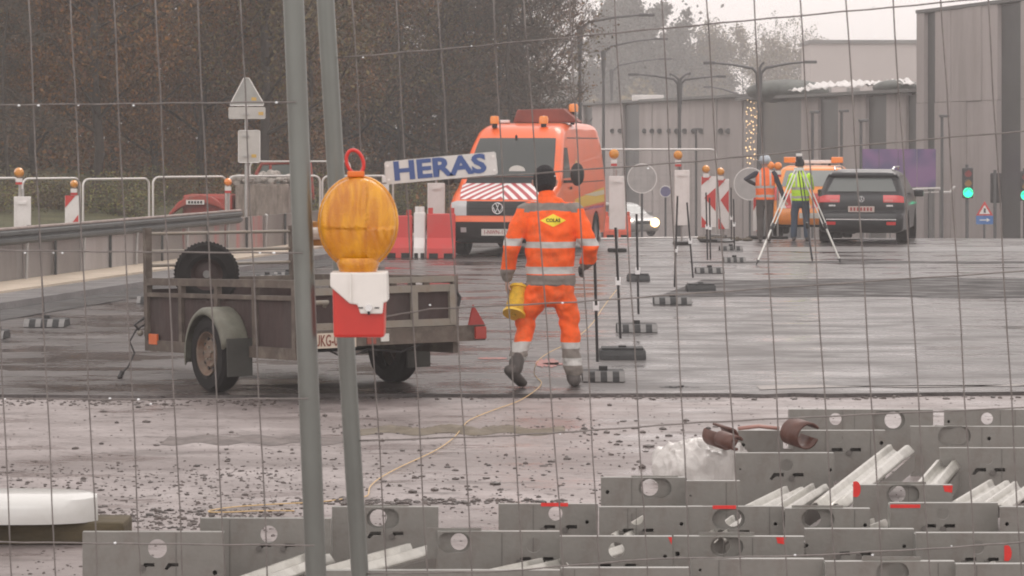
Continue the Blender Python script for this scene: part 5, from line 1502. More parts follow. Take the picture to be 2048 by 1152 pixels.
# horizontal thin strings / tapes between stakes seen as white lines
def line_thing(name, pts, r, m_, label, cat):
    o = pts[0]; t = MB().tube([V3(p) - V3(o) for p in pts], r, 6).build(name, m_, smooth=2); t.location = o
    return tag(t, label, cat)
cordm = mat('orange_cord', (.66, .46, .22), .6)
ground = lambda px, py: G(px, py) + V3((0, 0, .012 + (RZ if F * H / (py - HOR) > 21.5 else 0)))
clipB = P(1233, 580, 26.5)
pts = [clipB, P(1208, 612, 25.4), P(1180, 652, 24.4), P(1140, 684, 23.4)] + [P(1100, 704, 22.6), P(1076, 722, 22.2), P(1068, 745, 22.3)] + [ground(1074, 766), ground(1083, 776), ground(1070, 792), ground(1035, 806), ground(985, 824), ground(940, 843), ground(925, 858), ground(906, 880), ground(870, 905), ground(800, 938), ground(760, 960), ground(740, 978), ground(734, 996)]
pts += [ground(700, 1000), ground(640, 1008), ground(560, 1012), ground(470, 1018), ground(418, 1026), ground(440, 1029), ground(520, 1026), ground(600, 1026)]
sm = []
for i in range(len(pts) - 1):
    p0, p1, p2, p3 = pts[max(i - 1, 0)], pts[i], pts[i + 1], pts[min(i + 2, len(pts) - 1)]
    for k in range(5):
        f = k / 5; sm.append(.5 * ((2 * p1) + (p2 - p0) * f + (2 * p0 - 5 * p1 + 4 * p2 - p3) * f * f + (3 * p1 - p0 - 3 * p2 + p3) * f ** 3))
line_thing('orange_cord', sm, .0034, cordm, 'thin orange cord trailing from a stake clip across the mud', 'cord')
# red spray marks on the road
def spray(px0, px1, py0, py1, label, seed, col):
    r = random.Random(seed); a = G(px0, (py0 + py1) / 2); s = a.y / F; n = 26; up = []; dn = []
    for i in range(n + 1):
        px = px0 + (px1 - px0) * i / n; e = max(0, math.sin(math.pi * i / n)) ** .4
        p = G(px, (py0 + py1) / 2 + (py1 - py0) * .5 * e * r.uniform(.4, 1)); q = G(px, (py0 + py1) / 2 - (py1 - py0) * .5 * e * r.uniform(.4, 1))
        up.append((p.x, p.y, RZ + .005)); dn.append((q.x, q.y, RZ + .005))
    tag(MB().grid([up, dn]).build('spray_mark', col, fix=False), label, 'paint mark', 'red spray marks on the road')
sp = mat('faded_red_spray', (.30, .09, .075), .5, grime=(7, (.14, .11, .10), .9))
spray(955, 1015, 721, 727, 'faint red spray dash on the road left of the worker', 1, sp); spray(1070, 1118, 722, 745, 'red spray patch on the road between the worker legs', 2, sp); spray(1085, 1135, 732, 738, 'thin red spray dash beside the worker right leg', 3, sp)
spray(1590, 1640, 645, 648, 'faint pale dash on the road at the right', 4, M['pale_edge'])
# small dark debris on the edge
mb = MB(); r_ = random.Random(8)
for i in range(14): mb.box((r_.uniform(-.13, .13), r_.uniform(-.05, .05), .012 + r_.uniform(0, .02)), (r_.uniform(.04, .12), .03, .012), rz=r_.uniform(-1, 1), ry=r_.uniform(-.3, .3))
t = mb.build('debris_heap', M['rubber']); t.location = G(1358, 782); tag(t, 'small heap of dark rubber scraps on the road edge', 'debris')
m = MB(); m.ball((0, 0, .03), (.28, .35, .05), 14, 6); t = m.build('dark_mound', M['gutter'], smooth=2); t.location = G(1445, 487) + V3((0, 0, RZ)); tag(t, 'low dark heap on the road behind the stakes', 'heap')
m = MB()
for i in range(30): m.ball((r_.uniform(-.5, .5), r_.uniform(-.3, .3), r_.uniform(0, .05)), (r_.uniform(.04, .1), .06, r_.uniform(.02, .05)), 6, 4)
t = m.build('rubble_line', spoil); t.location = G(1450, 484) + V3((0, 0, RZ)); tag(t, 'scattered clods beside the dark heap', kind='stuff')

# ---------------------------------------------------------------- the trailer
M['wood_red'] = mat('red_brown_board', (.042, .024, .022), .8, var=(4, .35), stretch=(1, 1, .4), bump=(12, .5), grime=(3, (.075, .06, .055), .5))
M['rust_steel'] = mat('rusty_steel', (.095, .074, .060), .7, .1, var=(6, .35), grime=(5, (.20, .17, .14), .7))
M['pale_steel'] = mat('dull_galvanised', (.25, .225, .19), .55, .25, var=(6, .2), grime=(6, (.18, .13, .09), .7))
def trailer():
    rot = math.atan2(.54, .84); t = thing('box_trailer', 'old brown wooden box trailer with a spare wheel standing inside', 'trailer', (-1.67, 22.07, RZ), rot)
    w, yb, yf, zb, zt = .70, -1.15, 1.50, .36, .86
    rs, wd, ps = M['rust_steel'], M['wood_red'], M['pale_steel']
    def side_x(s):
        n = 4; L = (yf - yb)
        for i in range(n + 1):
            y = yb + L * i / n; MB().box((s * (w + .015), y, (zb + zt) / 2 + .0), (.045, .055, zt - zb)).build('stake_post', rs, t)
        for i in range(n):
            y0 = yb + L * i / n; MB().box((s * w, y0 + L / n / 2, zb + .19), (.018, L / n - .06, .38)).build('side_board', wd, t)
        MB().box((s * (w + .012), (yb + yf) / 2, zt + .005), (.05, L + .06, .06)).build('top_rail', rs, t)
        MB().box((s * (w + .012), (yb + yf) / 2, zb + .395), (.045, L, .035)).build('mid_rail', rs, t)
        MB().box((s * (w + .01), (yb + yf) / 2, zb - .035), (.06, L + .05, .09)).build('chassis_beam', rs, t)
    side_x(-1); side_x(1)
    for y in (yf,): MB().box((0, y, zb + .22), (2 * w, .02, .44)).build('front_board', wd, t); MB().box((0, y, zt), (2 * w + .06, .05, .05)).build('top_rail', rs, t)
    MB().box((0, (yb + yf) / 2, zb + .06), (2 * w, yf - yb, .03)).build('floor_board', wd, t)
    t.rotation_euler = (math.radians(-2.0), 0, rot)
    # headboard frame at the front
    for x in (-w, w): MB().box((x, yf + .03, .86), (.06, .05, .92)).build('head_post', rs, t)
    for z in (1.00, 1.12, 1.27): MB().tube([(-w, yf + .03, z), (w, yf + .03, z)], .014, 8).build('head_rail', ps, t)
    # tailgate : frame with expanded dark infill
    y = yb - .03
    for z in (zb + .17, zb + .44): MB().box((.0, y, z), (2 * w, .04, .055)).build('gate_rail', ps, t)
    for x in (-w + .03, -.25, .32, w - .03): MB().box((x, y - .004, zb + .305), (.055, .042, .30)).build('gate_post', ps, t)
    MB().box((0, y + .012, zb + .305), (2 * w - .04, .012, .26)).build('gate_panel', wd, t)
    MB().box((0, y + .02, zt + .01), (2 * w, .045, .045)).build('top_rail', ps, t)
    for x in (-.35, .15, .45): MB().box((x, y + .02, zt - .05), (.05, .03, .09)).build('gate_stub', rs, t)
    MB().tube([(-w + .02, y - .04, zb + .36), (-w + .02, y - .09, zb + .36), (-w + .20, y - .09, zb + .36), (-w + .20, y - .04, zb + .33)], .018, 8).build('gate_latch', ps, t)
    MB().tube([(w + .01, y, zb + .42), (w + .04, y - .02, zb + .36), (w + .02, y - .02, zb + .29)], .013, 6).build('latch_chain', M['black_stake'], t)
    # light bar under the gate
    MB().box((.115, y - .03, zb + .075), (1.67, .05, .125)).build('rear_beam', M['rust_steel'], t)
    for x in (.86,):
        k = MB(); k.prism([(x - .075, zb + .14), (x + .075, zb + .14), (x - .03, zb + .30)], y - .075, y - .055); k.build('triangle_reflector', mat('dull_reflector', (.28, .025, .02), .4), t)
        MB().box((x + .03, y - .075, zb + .075), (.10, .03, .10)).build('tail_lamp', mat('dull_tail_lamp', (.30, .03, .02), .35), t, bevel=.008)
    MB().box((.02, y - .06, zb + .07), (.07, .012, .06)).build('reflector', M['plate_w'], t); MB().box((-.10, y - .06, zb + .07), (.08, .012, .09)).build('reflector', mat('dull_red', (.25, .06, .04), .5), t)
    MB().box((-.44, y - .062, zb + .065), (.40, .01, .115)).build('number_plate', mat('plate_cream', (.55, .47, .38), .5, var=(6, .1)), t)
    put_text('plate_text', 'UKG-0', .125, mat('plate_brown', (.20, .06, .04), .6), t, (-.505, y - .070, zb + .062), (math.radians(90), 0, 0), bold=.0015, sx=.56)
    MB().tube([(-.5, y, zb + .01), (-.3, y, zb - .08), (-.1, y, zb - .02), (.2, y, zb - .05), (.4, y, zb + .01)], .008, 6).build('cable', M['black_stake'], t)
    # side marker light
    MB().box((-w - .035, yf - .14, zb + .02), (.02, .16, .09)).build('side_marker', mat('orange_marker', (.62, .12, .02), .3, coat=.4), t, bevel=.005)
    # axle, wheels, mudguards
    MB().tube([(-.8, 0, .31), (.8, 0, .31)], .035, 8).build('axle', M['black_stake'], t)
    for s in (-1, 1):
        wh = thing('wheel', None, None); wh['label'] = 'muddy wheel with rusty pale rim'; del wh['label']
        wh.parent = t; wh.location = (s * .82, 0, .305)
        r, wd_ = .305, .19
        MB().lathe([(r * .56, -wd_ / 2 + .02), (r * .66, -wd_ / 2), (r * .92, -wd_ / 2 + .004), (r, -wd_ / 2 + .035), (r, wd_ / 2 - .035), (r * .92, wd_ / 2 - .004), (r * .66, wd_ / 2), (r * .56, wd_ / 2 - .02)], axis='X', seg=36).build('tyre', M['tyre'], wh, smooth=.5)
        rimm = mat('rusty_rim%d' % s, (.17, .125, .095), .6, .1, var=(9, .3), grime=(12, (.14, .07, .04), .8))
        k = MB(); k.lathe([(.001, .035), (.032, .035), (.04, .02), (.065, .012), (.10, .018), (.125, -.005), (.150, .0), (.168, .045), (.176, .05), (.176, -.06)], axis='X', seg=28)
        if s < 0: k.v = [(-a, b, c) for a, b, c in k.v]
        k.build('rim', rimm, wh, smooth=.5).location = (s * .045, 0, 0)
        k = MB()
        for q in range(10):
            a = q * math.pi / 5; k.cyl((s * .050, .122 * math.cos(a), .122 * math.sin(a)), (s * .058, .122 * math.cos(a), .122 * math.sin(a)), .014, seg=8)
        tag(k.build('rim_hole', M['black_stake'], wh), kind='stuff')
        k = MB()
        for q in range(5):
            a = q * math.pi / 2.5 + .3; k.cyl((s * .06, .052 * math.cos(a), .052 * math.sin(a)), (s * .082, .052 * math.cos(a), .052 * math.sin(a)), .010, seg=6)
        tag(k.build('wheel_bolt', ps, wh), kind='stuff')
        # mudguard: curved plate around the wheel
        rows = []; R0 = .365
        for q in range(21):
            a = math.radians(-12 + 182 * q / 20)
            yy, z_ = R0 * math.cos(a), .305 + R0 * 1.02 * math.sin(a)
            rows.append([(s * (.82 - .115), yy * .985, z_ - .012), (s * (.82 - .10), yy, z_), (s * (.82 + .09), yy, z_), (s * (.82 + .118), yy * .965, z_ - .02), (s * (.82 + .12), yy * .90, z_ - .05 * abs(math.sin(a)) - .01)])
        g = MB().grid(rows).build('mudguard', mat('dirty_mudguard%d' % s, (.15, .15, .12), .6, var=(6, .35), grime=(5, (.11, .10, .075), .6)), t, smooth=.9); g.modifiers.new('s', 'SOLIDIFY').thickness = .006
        MB().box((s * .82, -.40, .285), (.22, .012, .30)).build('mud_flap', mat('flap%d' % s, (.045, .045, .04), .8, var=(5, .3)), t)
    # drawbar, coupling, plug lead at the far front
    MB().tube([(-.3, yf, zb - .03), (0, yf + .9, zb)], .03, 8).build('drawbar', rs, t); MB().tube([(.3, yf, zb - .03), (0, yf + .9, zb)], .03, 8).build('drawbar', rs, t)
    MB().tube([(-w - .02, yf + .05, .50), (-w - .10, yf + .06, .46), (-w - .16, yf + .07, .36), (-w - .12, yf + .06, .26), (-w - .19, yf + .04, .15), (-w - .25, yf + .03, .10)], .008, 6).build('plug_lead', M['black_stake'], t, smooth=2)
    MB().tube([(-w - .25, yf + .03, .11), (-w - .28, yf + .02, .055)], .022, 8).build('plug', M['black_stake'], t)
    MB().tube([(-w - .03, yf + .04, .56), (-w - .12, yf + .05, .50), (-w - .05, yf + .05, .42)], .012, 6).build('hook', M['black_stake'], t)
    MB().ball((-w - .07, yf + .05, .43), .028, 10, 6).build('coupling_knob', ps, t)
    MB().ball((-w - .15, .37, .50), .024, 10, 6).build('guard_bolt', ps, t)
    return t
trailer()
# spare wheel standing inside : a thing of its own
Ysp = 22.9; t = thing('spare_wheel', 'black spare wheel with knobbly tread standing in the trailer', 'wheel', (XofP(413, Ysp), Ysp, RZ + .40 + .0), math.radians(8))
r = .270; zc = (H + (HOR - 548) / F * Ysp) - t.location.z
MB().lathe([(r * .5, -.08), (r * .62, -.095), (r * .92, -.088), (r, -.06), (r, .06), (r * .92, .088), (r * .62, .095), (r * .5, .08)], (0, 0, zc), 'Y', 40).build('tyre', M['tyre'], t, smooth=.5)
k = MB()
for q in range(52):
    a = q * 2 * math.pi / 52
    for yy in (-.055, 0, .055): k.box((0, 0, 0), (.001, .001, .001)) if False else k.add([Vector((0, 0, zc)) + Matrix.Rotation(-a, 3, 'Y') @ Vector(v) for v in [(-.008, yy - .018, r - .002), (.008, yy - .018, r - .002), (.008, yy + .018, r - .002), (-.008, yy + .018, r - .002), (-.006, yy - .016, r + .006), (.006, yy - .016, r + .006), (.006, yy + .016, r + .006), (-.006, yy + .016, r + .006)]], [(4, 5, 6, 7), (0, 1, 5, 4), (1, 2, 6, 5), (2, 3, 7, 6), (3, 0, 4, 7)])
tag(k.build('tread', M['tyre'], t), kind='stuff')
MB().lathe([(.001, -.02), (.05, -.02), (.10, .0), (r * .6, -.07), (r * .6, .07)], (0, 0, zc), 'Y', 24).build('rim', mat('dark_rim', (.05, .03, .028), .6), t, smooth=.6)
MB().cyl((0, -.05, zc), (0, -.02, zc), .032, seg=14).build('hub_hole', M['stripe_w'], t)
# ---------------------------------------------------------------- foreground fence
M['fence_galv'] = mat('fence_pole_galv', (.20, .21, .195), .34, .6, var=(5, .12), stretch=(1, 1, .3), grime=(9, (.17, .17, .16), .5))
M['wire'] = mat('fence_wire', (.20, .18, .17), .5, .3, var=(30, .25))
YF1, YF2 = 5.45, 5.75
sF = lambda Y: Y / F
def ext(p, q, z):   # extend the line p->q to height z
    k = (z - p.z) / (q.z - p.z); return p + (q - p) * k
# left panel : pole at its right end
def fence_panel(label, corners, pole_pts, pole_r, vlines, hlines, Yl, Yr, pxl, pxr, drops):
    a = P(*pole_pts[0]); b = P(*pole_pts[1])
    foot = ext(a, b, gz(5.5)); top = ext(a, b, 2.42)
    t = thing('mesh_fence_panel', label, 'fence', foot)
    o = t.location
    MB().tube([foot - o, top - o], pole_r, 20).build('pole', M['fence_galv'], t, smooth=1)
    Yat = lambda px: Yl + (Yr - Yl) * (px - pxl) / (pxr - pxl)
    for x0, y0, x1, y1 in vlines:     # points top and bottom in the photograph, extended
        p = P(x0, y0, Yat(x0) + .0); q = P(x1, y1, Yat(x0) + .0)
        lo = ext(p, q, .62); hi = ext(p, q, 2.36); n = 14; pts = []
        ph = x0 * .7
        for i in range(n + 1):
            c = lo.lerp(hi, i / n); c.x += .0012 * math.sin(i * 1.9 + ph); pts.append(c - o)
        MB().tube(pts, .00165, 6).build('wire', M['wire'], t, smooth=2)
    for pts_ in hlines:
        pts = [P(px, py, Yat(px) - .004) - o for px, py in pts_]
        ds = []
        for i in range(len(pts) - 1):
            for k in range(6): ds.append(pts[i].lerp(pts[i + 1], k / 6) + V3((0, 0, .0008 * math.sin(i * 9 + k * 2.1))))
        ds.append(pts[-1])
        MB().tube(ds, .0018, 6).build('wire', M['wire'], t, smooth=2)
    d = MB()
    for px, py, r in drops:
        c = P(px, py, Yat(px) - .008) - o; d.ball(c, (r * .95, r * .65, r * .65), 8, 6)
    tag(d.build('raindrops', mat('raindrop' + str(len(drops)), (.85, .88, .9), .03, spec=1, coat=1), t, smooth=2), kind='stuff')
    return t
tl = .047
vl = []
for x in (-88, -12, 76, 160, 246, 330, 414, 500):       # x at y=400
    vl.append((x - tl * 400, 0, x + tl * 752, 1152))
hl = [[(-160, 212), (0, 210), (300, 207), (592, 204)], [(-160, 500), (0, 501), (300, 504), (604, 506)], [(-160, 796), (0, 797), (300, 799), (616, 797)], [(-160, 1083), (0, 1084), (300, 1088), (628, 1091)], [(-160, -78), (592, -90)]]
r_ = random.Random(12)
dr = [(38, 211, .0035), (77, 211, .0035), (157, 211, .0022), (267, 211, .0032), (553, 205, .0035), (50, 506, .003), (107, 506, .0022), (125, 506, .003), (520, 506, .003), (548, 506, .0038), (220, 797, .003), (277, 799, .0035), (302, 808, .003), (230, 1086, .0035), (10, 798, .0025)]
fence_panel('galvanised mesh fence panel filling the left side, ending at the thicker pole', None, ((587, 0, YF1), (632, 1152, YF1)), .0212, vl, hl, 5.75, 5.40, 0, 610, dr)
vr = []
for i, x in enumerate((748, 838, 928, 1018, 1108, 1150 + 48, 1240 + 48, 1330 + 44, 1460, 1553, 1645, 1738, 1832, 1925, 2020, 2112)):
    k = .082 if x > 1100 else .058 + (x - 748) / 360 * .024
    x0 = (1090, 1140, 1228)[0] if False else x
    vr.append((x0 - k * 500, 0, x0 + k * 652, 1152))
vr = []
# measured wires : (x at y~0, x at y~1100)
for a, b in ((704, 771), (792, 852), (876, 942), (1001 - 14, 1042), (1048, 1124), (1139, 1196), (1229, 1292), (1324, 1378), (1413, 1480), (1508, 1570), (1600, 1668), (1692, 1762), (1786, 1856), (1882, 1948), (1976, 2040), (2070, 2134)):
    vr.append((a, 0, b, 1100))
hr = [[(675, 116), (900, 97), (1240, 65), (1540, 37), (1830, 10), (2130, -18)], [(668, 372), (1000, 352), (1400, 322), (1700, 292), (2130, 255)], [(690, 648), (860, 618), (1150, 604), (1400, 586), (1700, 565), (2130, 537)], [(700, 882), (1000, 872), (1150, 863), (1400, 845), (1660, 832), (2130, 812)], [(720, 1148), (1000, 1143), (1300, 1118), (1600, 1112), (1900, 1095), (2130, 1078)], [(665, -140), (2130, -270)]]
dr2 = [(726, 115, .0025), (943, 92, .002), (543, 9, .0001), (1125, 606, .003), (1110, 352, .0018), (1590, 1110, .003), (1745, 1110, .003), (1903, 1092, .002), (860, 610, .0028), (1120, 868, .0022), (1296, 337, .003), (1746, 14, .0025)]
fence_panel('galvanised mesh fence panel with the blue lettered sign filling the right side', None, ((651, 0, YF2), (720, 1152, YF2)), .0188, vr, hr, 5.75, 5.5, 700, 2100, dr2)
for px, Y, l in ((700, 5.6, 'concrete foot block under the two fence poles'), (-2600 + 1400, 5.7, 'concrete foot block of the left fence panel')):
    b = MB(); b.prism([(-.35, 0), (.35, 0), (.31, .13), (-.31, .13)], -.11, .11); ob = b.build('ballast_block', M['conc'], bevel=.01); ob.location = (XofP(px, Y), Y, gz(Y)); tag(ob, l, 'foot block')
# clamp joining the two poles (hidden behind the lamp mostly)
t = thing('fence_clamp', 'worn white clamp joining the two fence poles behind the amber lamp', 'clamp', P(628, 468, 5.5))
MB().tube([(-.035, .02, 0), (.06, .02, .002)], .013, 10).build('bolt', M['white_pl'], t); MB().box((.02, .03, 0), (.06, .02, .05)).build('bracket', mat('bracket_rust', (.42, .22, .08), .6, var=(30, .3)), t, bevel=.004)

# ---- lettered sign
Ys_ = 5.60; s = Ys_ / F; t = thing('fence_sign', 'white sign with blue letters HERAS wired to the fence mesh', 'sign', P(882, 336, Ys_))
t.rotation_euler = (0, math.radians(-5.2) * 1, 0)
MB().prism(rrect(-112 * s, 112 * s, -23 * s, 23 * s, .005), -.0015, .0015).build('plate', mat('sign_plate', (.62, .60, .58), .35, var=(30, .06), grime=(20, (.4, .38, .36), .4)), t)
put_text('lettering', 'HERAS', 51 * s, mat('sign_blue_print', (.075, .115, .27), .6), t, (-3 * s, -.0022, 0), (math.radians(90), 0, 0), bold=2.0 * s, sx=1.24, depth=.0004)
for x in (-106, 106):
    for z in (-14, 14): MB().cyl((x * s, -.004, z * s), (x * s, .004, z * s), .0028, seg=8).build('rivet', M['white_metal'], t)
# ---- warning lamp
YL = 5.45; s = YL / F
t = thing('warning_lamp', 'large amber warning lamp with red carry loop hung on the fence pole', 'warning lamp', P(716, 445, YL))
def amber_mat():
    m = bpy.data.materials.new('amber_lens_big'); m.use_nodes = True; n = m.node_tree; b = n.nodes['Principled BSDF']; L = n.links.new
    tc = n.nodes.new('ShaderNodeTexCoord')
    nz = n.nodes.new('ShaderNodeTexNoise'); nz.inputs['Scale'].default_value = 22; nz.inputs['Detail'].default_value = 4; nz.inputs['Distortion'].default_value = 1.2
    mp = n.nodes.new('ShaderNodeMapping'); mp.inputs['Scale'].default_value = (1.6, 1, .45); L(tc.outputs['Object'], mp.inputs[0]); L(mp.outputs[0], nz.inputs['Vector'])
    rp = n.nodes.new('ShaderNodeValToRGB'); rp.color_ramp.elements[0].position = .35; rp.color_ramp.elements[1].position = .68
    rp.color_ramp.elements[0].color = (.68, .235, .004, 1); rp.color_ramp.elements[1].color = (.97, .45, .010, 1); L(nz.outputs[0], rp.inputs[0]); L(rp.outputs[0], b.inputs['Base Color'])  # streaks of light refracted in the lens, put into its colour
    vo = n.nodes.new('ShaderNodeTexVoronoi'); vo.inputs['Scale'].default_value = 330; L(tc.outputs['Object'], vo.inputs['Vector'])
    bp = n.nodes.new('ShaderNodeBump'); bp.inputs['Strength'].default_value = .55; bp.inputs['Distance'].default_value = .002; L(vo.outputs['Distance'], bp.inputs['Height']); L(bp.outputs[0], b.inputs['Normal'])
    b.inputs['Roughness'].default_value = .10; b.inputs['Coat Weight'].default_value = .6
    b.inputs['Transmission Weight'].default_value = .2; b.inputs['IOR'].default_value = 1.45
    return m
am = amber_mat()
rx, rz_ = 77 * s, 91 * s
l = MB(); n = 26
# lens : domed disc, front half made of two shells meeting at a ridge
def lens_relief(x, z, e):
    u, v = x / rx, z / rz_
    if v > -.12: q = .8 * math.sin(u * 34 + .6 * math.sin(v * 5)) * (1 if u < .28 else .35)
    elif u > .25 - .3 * v: q = .8 * math.sin((u * .8 + v * .35) * 38)
    else: q = .5 * math.sin((u + v * .25) * 26)
    return (.0018 * q + (.0040 if (v > -.12) == (u < .25) else 0)) * e
for sg in (-1, 1):
    rows = []
    for i in range(31):
        f = i / 30; dep0 = .036 * max(0, math.cos(f * math.pi / 2)) ** .7; row = []
        for k in range(129):
            x = (rx * math.sin(f * math.pi / 2)) * math.cos(2 * math.pi * k / 128); z = (rz_ * math.sin(f * math.pi / 2)) * math.sin(2 * math.pi * k / 128)
            row.append((x, sg * (dep0 + lens_relief(x, z, min(1, (1 - f) * 5))), z))
        rows.append(row)
    l.grid(rows)
l.build('lens', am, t, smooth=.9)
MB().tube([(rx * 1.0 * math.cos(k * math.pi / 20), 0, rz_ * 1.0 * math.sin(k * math.pi / 20)) for k in range(40)], .0045, 8, closed=True).build('lens_rim', am, t, smooth=2)
ib = MB(); ib.ball((0, 0, -.008), (.022, .012, .032), 14, 10); ib.build('reflector', mat('inner_amber', (.95, .52, .06), .3), t)
MB().lathe([(.034, -.006), (.038, 0), (.044, .018), (.040, .028)], (0, 0, -98 * s), 'Z', 24).build('neck', am, t, smooth=.9)
MB().box((-4 * s, 0, 97 * s), (34 * s, .022, 12 * s)).build('top_lug', mat('orange_lug', (.75, .17, .02), .35), t, bevel=.003)
MB().tube([(-6 * s + 17 * s * math.cos(a) + 4 * s * math.sin(a) * -1, .0, 121 * s + 24 * s * math.sin(a)) for a in [k * math.pi / 12 for k in range(24)]], .0038, 8, closed=True).build('carry_loop', mat('loop_red', (.62, .03, .02), .35, coat=.2), t, smooth=2)
redb = mat('box_red', (.56, .028, .018), .32, coat=.3, var=(12, .1)); whb = mat('box_white', (.78, .75, .71), .35, var=(15, .05))
zt, zm, zb = -100 * s, -156 * s, -228 * s
# lower red box (tapered), with the white hood above cut aslant
rb = MB(); x0, x1 = -50 * s, 57 * s
rb.add([(x0, -.035, zt + .0), (x1, -.035, zt), (x1, .035, zt), (x0, .035, zt), (x0 + 3 * s, -.035, zb), (x1 - 3 * s, -.035, zb), (x1 - 3 * s, .035, zb), (x0 + 3 * s, .035, zb)],
       [(0, 1, 2, 3), (7, 6, 5, 4), (0, 4, 5, 1), (1, 5, 6, 2), (2, 6, 7, 3), (3, 7, 4, 0)])
rb.build('battery_box', redb, t, bevel=.006)
wh = MB(); wh.prism([(x0 - 3 * s, zt + 2 * s), (x1 + 2 * s, zt + 2 * s), (x1 + 4 * s, zt - 56 * s), (x1 - 4 * s, zt - 58 * s), (x1 - 6 * s, zt - 80 * s), (x1 - 50 * s, zt - 80 * s), (x1 - 56 * s, zt - 62 * s), (x0 + 36 * s, zt - 60 * s), (x0 - 3 * s, zt - 26 * s)], -.044, .040)
wh.build('white_hood', whb, t, bevel=.003)
MB().box((x0 + 38 * s, -.046, zt - 28 * s), (3 * s, .006, 56 * s)).build('hood_edge', whb, t)
MB().cyl((24 * s, -.052, zt - 68 * s), (24 * s, -.040, zt - 68 * s), 7 * s, seg=12).build('lock_bolt', M['chrome'], t)
for x in (8, 40): MB().box((x * s, -.0445, zt - 68 * s), (9 * s, .002, 2.5 * s)).build('slot', M['black_plastic'], t)
MB().box((24 * s, -.0445, zt - 78 * s), (5 * s, .002, 8 * s)).build('slot', M['black_plastic'], t)

